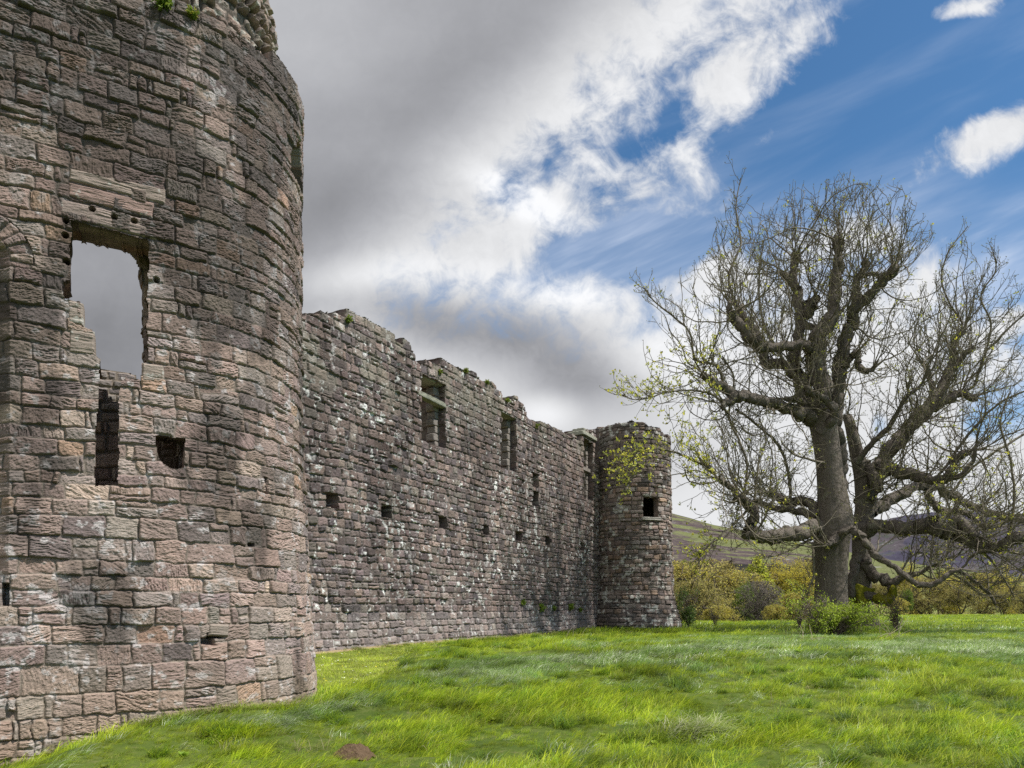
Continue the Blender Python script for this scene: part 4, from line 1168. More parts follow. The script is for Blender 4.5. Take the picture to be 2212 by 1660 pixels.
    for l in parts_sk:                                          # long free branches traced one by one
        pp, rr = smooth_limb(l, Y0, seed + 77, 0.8)
        T1.append((pp, np.maximum(rr * 0.6, 0.012)))
        for q in range(3, len(pp) - 1):
            for rep_ in range(2):
                if r.random() < 0.5:
                    dd = pp[q + 1] - pp[q]; dd /= np.linalg.norm(dd) + 1e-9
                    e = dd * 0.8 + r.normal(0, 0.5, 3) + np.array([0, 0, .25]); e /= np.linalg.norm(e)
                    p2 = grow(pp[q], e, int(r.integers(3, 8)), 0.2, 0.17, 0.08)
                    T2.append((p2, np.linspace(0.016, 0.007, len(p2)))); tips.append(p2[-1])
                    for w in range(1, len(p2) - 1):
                        if r.random() < 0.6:
                            e = r.normal(0, 0.6, 3) + (p2[w + 1] - p2[w]) * 4; e /= np.linalg.norm(e)
                            p3 = grow(p2[w], e, 2, 0.16, 0.15, 0.2)
                            T3.append((p3, np.linspace(0.011, 0.006, 3))); tips.append(p3[-1])
    tw = Tubes()
    tw.polys(T1, 5, (0.15, 0.13, 0.095)); tw.polys(T2, 4, (0.125, 0.11, 0.075)); tw.polys(T3, 3, (0.115, 0.10, 0.065))
    tw.build('crown', M_TWIG, root, True)
    tips = np.array(tips)
    # opening buds at the twig ends
    cols = [(0.17, 0.165, 0.06), (0.22, 0.23, 0.07), (0.13, 0.12, 0.06)]
    px = CX + FOC * tips[:, 0] / 37; py = HY - FOC * (tips[:, 2] - EYE) / 37
    bright = ((px < 1480) & (py > 820) & (r.random(len(px)) < 0.75)) | ((py > 1000) & (r.random(len(px)) < 0.07)) | (r.random(len(px)) < 0.03)
    V1, F1, C1 = leaves(tips[~bright], 0.085, r, cols, 0.25, 0.8, 0.45, 2, 0.012)
    V2, F2, C2 = leaves(tips[bright], 0.13, r, [(0.45, 0.46, 0.06), (0.52, 0.48, 0.07), (0.36, 0.40, 0.07)], 0.25, 0.5, 0.6, 4, 0.03)
    mesh_obj('buds', np.concatenate([V1, V2]), [np.concatenate([F1, F2 + len(V1)])], M_LEAF, root, np.concatenate([C1, C2]))
    return root, len(tips)
A_SK = [
 [(1568,842,7,-2.6),(1548,792,6,-3),(1504,778,5,-3.3),(1490,720,4,-3.6),(1456,686,4,-3.9),(1415,653,3,-4.2),(1391,621,2,-4.4)],
 [(1564,870,6,-2.8),(1530,850,5,-3.2),(1484,844,4,-3.6),(1440,848,3.5,-4),(1403,860,3,-4.4),(1370,864,2,-4.7),(1347,852,1.5,-4.9)],
 [(1552,1037,7,-3.2),(1535,1015,6,-3.6),(1510,1000,6,-4),(1476,985,5,-4.4),(1435,972,4,-4.8),(1400,972,3,-5.1),(1375,982,3,-5.3),(1350,1005,2,-5.5),(1338,1030,1.5,-5.7)],
 [(1420,974,3,-4.9),(1390,1000,2.5,-5.3),(1368,1030,2,-5.6),(1350,1040,1.5,-5.8)],
 [(1709,1100,7,1.2),(1706,1040,7,1),(1695,990,6,.8),(1676,955,6,.6),(1650,932,5,.4),(1612,900,5,.2),(1590,884,5,0)],
 [(1604,1088,6,-2.8),(1615,1010,6,-2.4),(1596,950,5,-2.2),(1575,900,5,-2),(1585,820,4,-1.8),(1560,770,3,-1.7)],
 [(1630,1080,6,-2.6),(1640,1000,4,-2.3),(1655,950,3.5,-2),(1640,905,3,-1.8)],
 [(1760,1160,7,-.4),(1725,1182,5,-1),(1690,1196,4,-1.5),(1662,1204,2.5,-1.9),(1650,1207,1.5,-2)],
 [(1612,1105,6,-2.6),(1585,1135,5,-3),(1555,1160,4.5,-3.3),(1532,1178,4,-3.6),(1520,1195,3.5,-3.7),(1509,1207,2,-3.8)],
 [(1757,1172,5,-.4),(1757,1205,5,-.6),(1758,1240,4.5,-.7),(1750,1265,4,-.8),(1742,1292,3,-.9)],
 [(1600,700,7,-1.4),(1575,600,5,-1),(1600,530,4,-.8),(1590,450,3,-.7),(1600,385,2,-.6)],
 [(1700,790,6,.6),(1650,700,5,.8),(1640,600,4,1),(1650,520,3,1.2)],
 [(1780,1000,6,-.5),(1720,985,4,-1.5),(1690,960,3,-2)],
]
B_SK = [
 [(2050,848,7,1.5),(2098,838,6,1),(2118,800,6,.6),(2126,765,5,.3),(2160,730,5,0),(2200,690,4,-.3),(2250,640,3,-.6)],
 [(2080,700,5,2.3),(2050,655,4,2.3),(2035,600,3.5,2.2),(2048,545,3,2.1),(2090,490,2,2)],
 [(2126,765,5,.3),(2140,700,4,.1),(2120,640,3.5,-.1),(2150,585,3,-.3),(2146,545,2,-.4)],
 [(2020,1036,6,-2.3),(2090,940,6,-3),(2150,880,5,-3.6),(2200,850,4,-4),(2280,830,3,-4.6)],
 [(2050,1068,6,3),(2100,1010,5,3.2),(2180,960,5,3.4),(2280,900,4,3.6),(2350,880,3,3.8)],
 [(2178,1160,7,-4.6),(2190,1080,5,-4.8),(2185,1000,5,-5),(2160,920,4,-5.2),(2180,850,3,-5.4)],
 [(2020,1120,5,-2.8),(2010,1200,4,-3),(2012,1250,3,-3)],
 [(2100,1178,6,-3.8),(2140,1210,5,-4),(2165,1245,4,-4.2),(2190,1290,3,-4.4)],
 [(2078,1228,5,-3.8),(2100,1200,4,-4.2),(2135,1190,4,-4.6),(2180,1215,3,-5),(2225,1250,3,-5.4)],
 [(2055,1238,4,-3.6),(2085,1258,4,-3.7),(2120,1284,3,-3.8),(2160,1290,2,-3.9)],
 [(1945,1234,4,-2.6),(1965,1205,4,-2.6),(1990,1195,3,-2.6),(2010,1210,2,-2.6)],
 [(2150,1180,6,-4.3),(2190,1195,5,-4.6),(2240,1200,4,-5)],
]
ga = lambda x, y: ground_z(np.array([x]), np.array([y]))[0] + EYE
pa = P(1797, 1300, YA); pb = P(1863, 1300, YB)
tA, nA = build_pollard(A_LIMBS, YA, (pa[0], pa[1], ga(pa[0], pa[1])), 'big old pollard tree with thick pale trunk and knobbly cut limbs, budding', 81, A_SK)
tB, nB = build_pollard(B_LIMBS, YB, (pb[0], pb[1], ga(pb[0], pb[1])), 'thinner mossy old tree just right of and behind the thick pollard trunk', 92, B_SK)
# moss on the low stub and the root of the second tree
def moss(parent, Y0, pts, seed):
    tb = Tubes()
    p, r_ = limb_pts(pts, Y0); q = catmull(np.hstack([p, r_[:, None]]), 9)
    tb.batch(q[None, :, :3], q[None, :, 3], 26, (0.1, 0.1, 0.02), 0.5, seed)
    return tb.build('moss', M_MOSS, parent)
moss(tB, YB, [(1885,1290,8,-.8),(1895,1293,12,-.9),(1912,1298,13,-1.2),(1926,1287,11,-1.4),(1929,1270,9,-1.5),(1929,1264,3,-1.5)], 3)
moss(tB, YB, [(1842,1262,6,-.7),(1848,1274,20,-.5),(1858,1290,26,-.3),(1862,1300,20,-.2)], 5)

# ================================================================== BROAD-LEAVED TREES BEHIND
def tree_mesh(name, seed, shape, H, Wd, leafcols, leafn, leafs, barkc, link=False, twig=0.5, trunk_h=0.22, spread=0.2):
    """prototype of one background tree standing at the origin"""
    r = np.random.default_rng(seed)
    Lm, tips = [], []
    def inside(p, k=1.0):
        z = p[2] / H
        if shape == 'dome': rr_ = math.sqrt(max(0.0, 1 - ((z - 0.42) / 0.60) ** 2)) * Wd / 2
        elif shape == 'cone': rr_ = Wd / 2 * max(0.0, (1 - z)) ** 0.7 * (1.0 if z > 0.12 else z / 0.12)
        else: rr_ = Wd / 2 * math.sqrt(max(0.0, 1 - ((z - 0.55) / 0.47) ** 2))
        return math.hypot(p[0], p[1]) < rr_ * k * (0.86 + 0.28 * lob(math.atan2(p[1], p[0]), z))
    phs = r.uniform(0, 6.28, 4)
    def lob(a, z): return 0.5 + 0.5 * math.sin(2 * a + phs[0] + 5 * z) * math.sin(3 * a + phs[1] - 7 * z + phs[2])
    def grow(p, d, rad, lvl, ln):
        pts = [p]; n = max(3, int(ln / (H * 0.035)))
        st = ln / n
        for q in range(n):
            d = d + r.normal(0, 0.22 if lvl else (0.05 if shape == 'cone' else 0.13), 3) + np.array([0, 0, 0.04 if lvl or shape != 'cone' else 0.3]); d /= np.linalg.norm(d)
            p = p + d * st
            pts.append(p)
            if lvl > 0 and not inside(p): break
        pts = np.array(pts); n = len(pts) - 1
        Lm.append((pts, np.linspace(rad, rad * 0.45, n + 1), lvl))
        if lvl >= 3: tips.extend(pts[1:]); return
        nb = {0: 9, 1: 6, 2: 5}[lvl]
        for b in range(nb):
            k = int(np.clip((0.35 if lvl == 0 else 0.15) * n + r.random() * n, 1, n))
            dd = pts[k] - pts[k - 1]; dd /= np.linalg.norm(dd) + 1e-9
            e = dd * (0.35 if shape != 'cone' else 0.2) + r.normal(0, 0.75, 3) + np.array([0, 0, 0.25]); e /= np.linalg.norm(e)
            grow(pts[k], e, rad * 0.5, lvl + 1, ln * r.uniform(0.5, 0.8) if lvl else Wd * r.uniform(0.3, 0.55))
    if shape == 'cone':
        grow(np.zeros(3), np.array([0, 0, 1.0]), H * 0.018, 0, H * 0.95)
        for z in np.linspace(0.1, 0.9, 26):
            a = r.uniform(0, 6.28); grow(np.array([0, 0, z * H]), np.array([math.cos(a), math.sin(a), 0.9]), H * 0.006, 2, H * 0.16)
    elif shape == 'shrub':
        for k in range(9):
            a = r.uniform(0, 6.28); grow(np.array([0, 0, 0.0]), np.array([math.cos(a), math.sin(a), 1.2]), H * 0.015, 1, H * 0.9)
    else:
        for k in range(2):
            a = r.uniform(0, 6.28); grow(np.array([0.1 * k, 0, 0.0]), np.array([0.35 * math.cos(a), 0.35 * math.sin(a), 1.0]), H * 0.026, 0, H * 0.75)
    tb = Tubes()
    for lv, k in ((0, 8), (1, 6), (2, 4), (3, 3)):
        tb.polys([(p, q) for p, q, l in Lm if l == lv], k, barkc)
    trunk = tb.build('trunk', M_BARKFAR, None, True, link)
    tips = np.array(tips)
    if leafn:
        sel = tips[r.integers(0, len(tips), leafn)] + r.normal(0, H * 0.016, (leafn, 3))
        ok = np.array([inside(p, 1.1) for p in sel]); sel = sel[ok]
        hue = fbm(sel[:, 0] * 6 / H, sel[:, 2] * 6 / H + sel[:, 1] * 3 / H, seed, 3)
        V, F, Cc = leaves(sel, leafs, r, leafcols, spread * 0.6, 0.3, 0.75)
        Cc = Cc * (0.75 + 0.5 * np.repeat(hue, 4))[:, None]
    else: V, F, Cc = leaves(tips[:50], leafs, r, leafcols, spread)
    crown = mesh_obj('crown', V, [F], M_LEAFFAR, None, Cc, None, False, link)
    return trunk, crown
OAK = [(0.39, 0.33, 0.12), (0.45, 0.375, 0.13), (0.33, 0.285, 0.11), (0.37, 0.36, 0.10)]
YEL = [(0.54, 0.46, 0.07), (0.60, 0.49, 0.08), (0.46, 0.44, 0.08)]
GRN = [(0.16, 0.22, 0.04), (0.21, 0.27, 0.05), (0.12, 0.18, 0.03)]
LIM = [(0.42, 0.46, 0.07), (0.36, 0.41, 0.07), (0.50, 0.49, 0.08)]
GRY = [(0.27, 0.23, 0.20), (0.23, 0.20, 0.17)]
BR = (0.12, 0.10, 0.078)
PROTO = {
 'oak1': ('oak_tree', tree_mesh('a', 1, 'round', 10, 12, OAK, 15000, 0.20, BR)),
 'oak2': ('oak_tree', tree_mesh('b', 2, 'round', 10, 13, OAK + YEL[:1], 17000, 0.20, BR)),
 'oak3': ('oak_tree', tree_mesh('c', 3, 'dome', 10, 14, OAK + [(0.17, 0.16, 0.05)], 18000, 0.20, BR)),
 'cone': ('poplar_tree', tree_mesh('d', 4, 'cone', 12, 4.6, LIM, 14000, 0.19, BR)),
 'yel': ('birch_tree', tree_mesh('e', 5, 'round', 11, 6.5, YEL, 14000, 0.16, (0.16, 0.13, 0.09))),
 'grey': ('bare_tree', tree_mesh('f', 6, 'dome', 8, 9, GRY, 7000, 0.12, (0.12, 0.105, 0.09))),
 'green': ('leafy_tree', tree_mesh('g', 7, 'round', 9, 8, GRN, 15000, 0.17, BR)),
 'bush': ('shrub', tree_mesh('h', 8, 'dome', 5, 7, OAK + YEL, 13000, 0.15, BR)),
 'limb': ('leafy_tree', tree_mesh('i', 9, 'round', 9, 7, LIM, 14000, 0.17, BR)),
}
used_proto = set()
def plant_tree(key, px, ytop, Y, label, group, wscale=1.0, rot=None, base=None, lean=0):
    kind, (tr, cr) = PROTO[key]
    H = max(v.co.z for v in cr.data.vertices) if key not in HC else HC[key]
    HC[key] = H
    x = (px - CX) / FOC * Y
    zb = ga(x, Y) - 0.3 if base is None else base
    ztop = (HY - ytop) / FOC * Y + EYE
    s = max(0.3, (ztop - zb) / H)
    e = empty(kind, (x, Y, zb)); e.scale = (s * wscale, s * wscale, s)
    e.rotation_euler = (0, 0, rot if rot is not None else random.uniform(0, 6.28))
    tag(e, label, kind.split('_')[-1] if kind != 'shrub' else 'shrub', group)
    for o in (tr, cr):
        c = o.copy() if key in used_proto else o
        C.objects.link(c); c.parent = e
    used_proto.add(key)
    return e
HC = {}
WOOD = 'trees beyond the field'
rows = [  # kind, column, top row, distance, width factor, label
 ('oak2', 1452, 1222, 78, 1.0, 'budding brown oak partly hidden by the foot of the corner tower'),
 ('oak1', 1530, 1218, 88, 1.05, 'tall ochre oak, first full crown right of the corner tower'),
 ('oak3', 1500, 1262, 66, 1.0, 'low russet oak with dark crooked limbs in front of the tall ochre oak'),
 ('oak2', 1575, 1240, 84, 0.85, 'olive brown oak between the ochre oak and the pointed tree'),
 ('cone', 1636, 1208, 92, 1.7, 'tall pointed yellow-green tree left of the thick trunk'),
 ('limb', 1612, 1250, 86, 0.9, 'lime green tree at the foot of the pointed tree'),
 ('yel', 1690, 1208, 94, 0.9, 'golden upright tree just right of the pointed tree'),
 ('yel', 1716, 1214, 90, 0.8, 'golden feathery tree nearest the left edge of the thick trunk'),
 ('oak1', 1748, 1216, 98, 0.7, 'dark twiggy oak peeping out beside the thick trunk'),
 ('green', 1592, 1262, 74, 0.75, 'fresh green tree left of the bare grey tree'),
 ('grey', 1640, 1266, 66, 1.0, 'rounded bare grey tree in front of the lime green trees'),
 ('limb', 1690, 1262, 80, 0.9, 'small lime green tree between the grey tree and the golden trees'),
 ('bush', 1675, 1316, 60, 0.8, 'low domed ochre shrub at the field edge right of the grey tree'),
 ('bush', 1722, 1290, 64, 1.0, 'ochre and green thicket left of the thick trunk foot'),
 ('bush', 1560, 1318, 62, 1.0, 'low russet shrub at the field edge under the olive brown oak'),
 ('oak3', 1905, 1270, 100, 0.8, 'brown oak behind the mossy low branch'),
 ('bush', 1930, 1300, 92, 1.0, 'reddish scrub right of the mossy trunk'),
 ('yel', 1975, 1222, 118, 0.8, 'golden tree standing right of the mossy trunk, farther off'),
 ('oak1', 2005, 1258, 104, 1.1, 'wide ochre oak under the long drooping branch'),
 ('oak3', 2075, 1280, 100, 1.1, 'low dense olive oak right of the drooping branch'),
 ('yel', 2060, 1232, 120, 1.0, 'yellow tree rising behind the low dense oak'),
 ('oak2', 2120, 1248, 106, 1.0, 'ochre oak with dark leaning stem near the right edge'),
 ('yel', 2185, 1228, 112, 1.1, 'bright yellow tree at the right edge of the picture'),
 ('oak3', 2165, 1290, 100, 0.9, 'low rounded olive tree at the field edge far right'),
 ('oak1', 2215, 1275, 103, 1.0, 'brown oak cut by the right edge of the picture'),
 ('oak2', 1842, 1262, 102, 0.8, 'ochre oak seen between the two old trunks'),
 ('green', 1950, 1282, 98, 0.7, 'small green tree just right of the mossy low branch'),
 ('limb', 2030, 1246, 125, 0.9, 'lime tree behind the wide ochre oak'),
 ('oak2', 2330, 1250, 108, 1.2, 'oak beyond the right edge'),
]
for kind, px, yt, Y, wsc, lab in rows:
    if px > 2300: continue
    plant_tree(kind, px, yt - 12, Y, lab, WOOD, wsc)
# stone wall across the hill foot and a few hedgerow trees there
M_DRY, nt, out = new_mat('drystone'); tc = nt.nodes.new('ShaderNodeTexCoord'); nz1 = noise(nt, S(nt, tc.outputs['Object']), 0.8, 5, 0.7)
principled(nt, out, mix(nt, nz1, (0.03, 0.03, 0.035), (0.10, 0.095, 0.09)), 1.0, 0.0, nz1, 1.0, 0.3)

def dry_wall(pts, Y, h, label):
    p = np.array([P(x, y, Y) for x, y in pts]); p = catmull(p, 8); V = []
    for q in p:
        j = 0.12 * (_h(np.array([q[0] * 3]), np.array([1.0]), 3)[0] - 0.5)
        V += [q + [0, -.35, -3], q + [0, -.25, h + j], q + [0, .25, h + j], q + [0, .35, -3]]
    n = len(p); i = np.arange(n - 1)[:, None] * 4
    F = np.concatenate([np.concatenate([i + a, i + a + 4, i + a + 5, i + a + 1], 1) for a in range(3)])
    return tag(mesh_obj('drystone_wall', np.array(V), [F], M_DRY), label, 'field wall')
dry_wall([(1420, 1219), (1500, 1220), (1560, 1222), (1600, 1224), (1660, 1228), (1760, 1226)], 455, 1.6, 'long dark drystone wall crossing the green foot of the heather hill')

# ================================================================== HAWTHORN BUSH AND SAPLINGS
def bush(name, centre, radii, seed, nst, leafn, size, cols, label, cat, holes=0.42, group=None, up=0.5):
    r = np.random.default_rng(seed)
    root = tag(empty(name, tuple(centre)), label, cat, group)
    c = np.array(centre); T = []; tips = []
    for k in range(nst):
        a = r.uniform(0, 6.28); d = np.array([math.cos(a) * r.uniform(.2, 1) * radii[0], math.sin(a) * r.uniform(.2, 1) * radii[1], r.uniform(.5, 1.0) * radii[2]])
        d0 = d / np.linalg.norm(d); L = np.linalg.norm(d); p = c.copy(); pts = [p]; dd = np.array([d0[0] * .4, d0[1] * .4, 1.0]); dd /= np.linalg.norm(dd)
        n = 9
        for q in range(n):
            dd = dd * 0.7 + d0 * 0.45 + r.normal(0, 0.16, 3); dd /= np.linalg.norm(dd); p = p + dd * L / n; pts.append(p)
        pts = np.array(pts); T.append((pts, np.linspace(0.022, 0.006, n + 1) * radii[2] * 0.8))
        for q in range(2, n + 1):
            for b in range(3):
                e = r.normal(0, 0.7, 3) + np.array([0, 0, 0.3]) + d0 * 0.4; e /= np.linalg.norm(e)
                pp = [pts[q]]; 
                for w in range(4): e = e + r.normal(0, .2, 3); e /= np.linalg.norm(e); pp.append(pp[-1] + e * L * 0.07)
                T.append((np.array(pp), np.linspace(0.007, 0.003, 5) * max(radii[2], .6))); tips.extend(pp[1:])
    tb = Tubes(); tb.polys(T, 5, (0.15, 0.125, 0.095)); tb.build('stems', M_TWIG, root)
    tips = np.array(tips)
    sel = tips[r.integers(0, len(tips), leafn)] + r.normal(0, 0.05 * radii[2], (leafn, 3))
    f = fbm(sel[:, 0] * 1.3 + seed, sel[:, 2] * 1.5 + sel[:, 1], seed, 3); sel = sel[f > holes]
    V, F, Cc = leaves(sel, size, r, cols, 0.22, up, 0.65)
    mesh_obj('foliage', V, [F], M_LEAF, root, Cc)
    return root
def gp(px, Y): x = (px - CX) / FOC * Y; return np.array([x, Y, ga(x, Y)])
HAW = [(0.26, 0.34, 0.03), (0.31, 0.40, 0.04), (0.19, 0.27, 0.025), (0.36, 0.42, 0.06)]
bush('hawthorn_bush', gp(1808, 32.5), (2.7, 1.4, 1.35), 5, 44, 17000, 0.085, HAW, 'wide fresh green hawthorn bush in front of the thick old trunk', 'bush', 0.40)
bush('hawthorn_sapling', gp(1762, 31.2), (0.9, 0.6, 1.9), 6, 9, 3200, 0.08, HAW, 'small thin-stemmed hawthorn sapling at the left end of the wide green bush', 'sapling', 0.40)
bush('young_shrub', gp(1487, 43), (0.75, 0.6, 2.1), 7, 9, 4200, 0.09, [(0.07, 0.12, 0.025), (0.10, 0.15, 0.03)], 'dark green shrub standing beside the foot of the corner tower', 'shrub', 0.38)
bush('bare_sapling', gp(1938, 36), (0.7, 0.5, 1.9), 8, 8, 500, 0.07, [(0.16, 0.12, 0.05)], 'bare brown sapling in the grass right of the mossy trunk', 'sapling', 0.5)
bush('bare_sapling', gp(1545, 44), (0.6, 0.5, 1.3), 9, 5, 250, 0.07, [(0.12, 0.12, 0.05)], 'thin bare sapling at the field edge right of the corner tower', 'sapling', 0.5)
bush('bare_sapling', gp(1728, 38), (0.4, 0.4, 3.0), 10, 3, 200, 0.08, [(0.16, 0.17, 0.05)], 'tall thin sapling left of the thick trunk', 'sapling', 0.5)

# ================================================================== GRASS
def clump_mesh(name, seed, nbl, rad, ln, wd, lean, cols, seg=3, spread=0.6, curl=1.0, flat=0.0):
    r = np.random.default_rng(seed)
    V, F, Cc = [], [], []
    for b in range(nbl):
        a = r.uniform(0, 6.28); q = rad * math.sqrt(r.random())
        base = np.array([q * math.cos(a), q * math.sin(a), -0.02])
        az = r.normal(0, spread); L = ln * r.uniform(0.55, 1.25); w = wd * r.uniform(0.6, 1.3)
        d = np.array([math.cos(az), math.sin(az), 0]); el = 1.45 - lean * r.uniform(0.3, 1.3)
        side = np.array([-math.sin(az + r.normal(0, .5)), math.cos(az), 0]); side /= np.linalg.norm(side)
        p = base; pts = []
        for k in range(seg + 1):
            f = k / seg
            pts.append((p, w * (1 - f ** 1.6)))
            e = el - curl * (f ** 1.2) * r.uniform(0.7, 1.3)
            p = p + (d * math.cos(e) + np.array([0, 0, math.sin(e)])) * L / seg
        n0 = len(V)
        c = np.array(cols[r.integers(len(cols))]) * math.exp(r.normal(0, 0.16))
        for k, (pp, ww) in enumerate(pts[:-1]):
            V.append(pp - side * ww / 2); V.append(pp + side * ww / 2)
            t = k / seg
            Cc.append(c * (0.8 + 0.35 * t)); Cc.append(c * (0.8 + 0.35 * t))
        V.append(pts[-1][0]); Cc.append(c * 1.15)
        for k in range(seg - 1): F += [(n0 + 2 * k, n0 + 2 * k + 1, n0 + 2 * k + 3), (n0 + 2 * k, n0 + 2 * k + 3, n0 + 2 * k + 2)]
        F.append((n0 + 2 * (seg - 1), n0 + 2 * (seg - 1) + 1, len(V) - 1))
    return mesh_obj(name, np.array(V), [np.array(F)], M_GRASS, None, np.array(Cc), None, False, False)
m, nt, out = new_mat('grass_blade'); M_GRASS = m
col = attr(nt, 'col', 0)
geo = nt.nodes.new('ShaderNodeNewGeometry'); pos = S(nt, geo.outputs[0])
oi = nt.nodes.new('ShaderNodeObjectInfo'); rnd = S(nt, oi.outputs['Random'])
g1 = noise(nt, pos, 0.55, 4, 0.6); g2 = noise(nt, pos, 2.4, 4, 0.6)
f = (g1 - 0.5) * 1.7 + (g2 - 0.5) * 1.7 + rnd * 0.45 + 0.78
c = scale_col(nt, col, f)
c = mix(nt, sstep(nt, g2, 0.55, 0.75) * 0.35, c, scale_col(nt, col, 1.0), 'MIX')
p = nt.nodes.new('ShaderNodeBsdfPrincipled'); nt.links.new(c.k, p.inputs['Base Color'])
p.inputs['Roughness'].default_value = 0.5; p.inputs['Specular IOR Level'].default_value = 0.22
t = nt.nodes.new('ShaderNodeBsdfTranslucent'); nt.links.new(scale_col(nt, c, 1.5).k, t.inputs[0])
x = nt.nodes.new('ShaderNodeMixShader'); x.inputs[0].default_value = 0.42
nt.links.new(p.outputs[0], x.inputs[1]); nt.links.new(t.outputs[0], x.inputs[2]); nt.links.new(x.outputs[0], out.inputs[0])

def scatter(name, pts, scl, rotz, protos):
    """many small clumps as ONE object through geometry nodes"""
    coll = bpy.data.collections.new(name + '_kinds')
    for o in protos: coll.objects.link(o)
    me = bpy.data.meshes.new(name); me.vertices.add(len(pts)); me.vertices.foreach_set('co', np.asarray(pts, np.float32).ravel())
    a = me.attributes.new('scl', 'FLOAT', 'POINT'); a.data.foreach_set('value', np.asarray(scl, np.float32))
    a = me.attributes.new('rot', 'FLOAT_VECTOR', 'POINT'); rv = np.zeros((len(pts), 3), np.float32); rv[:, 2] = rotz; a.data.foreach_set('vector', rv.ravel())
    me.update()
    o = bpy.data.objects.new(name, me); C.objects.link(o)
    ng = bpy.data.node_groups.new(name, 'GeometryNodeTree')
    ng.interface.new_socket('Geometry', in_out='INPUT', socket_type='NodeSocketGeometry')
    ng.interface.new_socket('Geometry', in_out='OUTPUT', socket_type='NodeSocketGeometry')
    gi = ng.nodes.new('NodeGroupInput'); go = ng.nodes.new('NodeGroupOutput')
    ci = ng.nodes.new('GeometryNodeCollectionInfo'); ci.inputs['Collection'].default_value = coll
    ci.inputs['Separate Children'].default_value = True; ci.inputs['Reset Children'].default_value = True
    ip = ng.nodes.new('GeometryNodeInstanceOnPoints'); ip.inputs['Pick Instance'].default_value = True
    na = ng.nodes.new('GeometryNodeInputNamedAttribute'); na.data_type = 'FLOAT_VECTOR'; na.inputs[0].default_value = 'rot'
    nb = ng.nodes.new('GeometryNodeInputNamedAttribute'); nb.data_type = 'FLOAT'; nb.inputs[0].default_value = 'scl'
    ng.links.new(gi.outputs[0], ip.inputs['Points']); ng.links.new(ci.outputs[0], ip.inputs['Instance'])
    ng.links.new(na.outputs[0], ip.inputs['Rotation']); ng.links.new(nb.outputs[0], ip.inputs['Scale'])
    ng.links.new(ip.outputs[0], go.inputs[0])
    md = o.modifiers.new('scatter', 'NODES'); md.node_group = ng
    return tag(o, kind='stuff')
gr = np.random.default_rng(55)
def sample_field(Y0, Y1, dens, margin=1.25):
    n = int(dens * 0.737 * margin * (Y1 ** 2 - Y0 ** 2))
    y = np.sqrt(gr.uniform(Y0 ** 2, Y1 ** 2, n)); x = gr.uniform(-0.737 * margin, 0.737 * margin, n) * y
    return x, y
def flat_normal_dist(x, y):      # signed distance in front of the flat tower face
    return (x - T0[0]) * oT[0] + (y - T0[1]) * oT[1]
def is_ground(x, y):
    inside_t = (np.hypot(x - CT[0], y - CT[1]) < RT + 0.24)
    left = ((x - T0[0]) * dT[0] + (y - T0[1]) * dT[1] < 0) & (flat_normal_dist(x, y) < 0.27)
    wall = (x - (X0W + SL * y)) * dW[1] < 0.30
    far = np.hypot(x - CF[0], y - CF[1]) < RF + 0.38
    behind_left = (y > 9) & (x < -6.3)
    return ~(inside_t | left | (wall & (y < 48)) | far | behind_left)
def zone(x, y):
    """0 long green, 1 wind-silvered sward with painted glints, 2 mown"""
    g = ground_z(x, y)
    px = CX + FOC * x / y; py = HY - FOC * g / y
    mown = (x < mown_edge(y) + 0.25 * (fbm(x, y, 5, 2) - 0.5)) & (y > 10.8) & (y < 47)
    sw = np.interp(px, [600, 700, 900, 1100, 1300, 1500, 1700, 1900, 2212], [1560, 1530, 1478, 1440, 1420, 1408, 1400, 1400, 1405])
    hw = np.interp(px, [600, 900, 1200, 1500, 1800, 2212], [13, 24, 28, 30, 34, 44])
    f = np.abs(py - sw) / hw + (fbm(x * 0.5, y * 0.5, 15, 3) - 0.5) * 2.4
    jit = _h(np.floor(x * 40), np.floor(y * 40), 21) - 0.5
    silver = ((f + jit * 1.1 < 0.75) & ~mown & (jit > -0.40)) | (~mown & (_h(np.floor(x * 60), np.floor(y * 60), 22) > 0.975))  # stray pale clumps among the green are painted glints of bent blades
    pale = fbm(x * 0.9 + 7, y * 1.6, 35, 3) + jit * 0.25 > 0.47 + 0.10 * smst(0, -25, py - sw)
    return np.where(mown, 2, np.where(silver, np.where(pale | (f > 1.6), 1, 3), 0)), px, py
GREEN = [(0.25, 0.34, 0.016), (0.31, 0.40, 0.018), (0.17, 0.27, 0.014), (0.39, 0.45, 0.03), (0.15, 0.24, 0.018), (0.33, 0.36, 0.09)]
SILV = [(0.20, 0.30, 0.06), (0.24, 0.33, 0.10), (0.22, 0.31, 0.13), (0.18, 0.27, 0.07), (0.74, 0.76, 0.62), (0.55, 0.58, 0.42), (0.17, 0.26, 0.04), (0.36, 0.43, 0.26)]  # pale blade undersides; near-white entries paint the glint into the colour
BLUEG = [(0.14, 0.24, 0.06), (0.18, 0.28, 0.09), (0.20, 0.31, 0.035), (0.27, 0.34, 0.15)]
STRAW = [(0.36, 0.31, 0.17), (0.30, 0.26, 0.15), (0.22, 0.25, 0.06)]
DARK = [(0.085, 0.155, 0.018), (0.11, 0.19, 0.02)]
SHORT = [(0.36, 0.45, 0.03), (0.42, 0.48, 0.06), (0.22, 0.31, 0.025), (0.40, 0.40, 0.14)]
def put(name, x, y, protos, smin, smax, rot_mean, rot_sd, extra=None):
    k = is_ground(x, y); x, y = x[k], y[k]
    z = ground_z(x, y) + EYE
    s = gr.uniform(smin, smax, len(x)) * (extra(x, y) if extra else 1)
    return scatter(name, np.stack([x, y, z], -1), s, gr.normal(rot_mean, rot_sd, len(x)) + 1.6 * (fbm(x * 0.6, y * 0.6, 123, 2) - 0.5), protos)
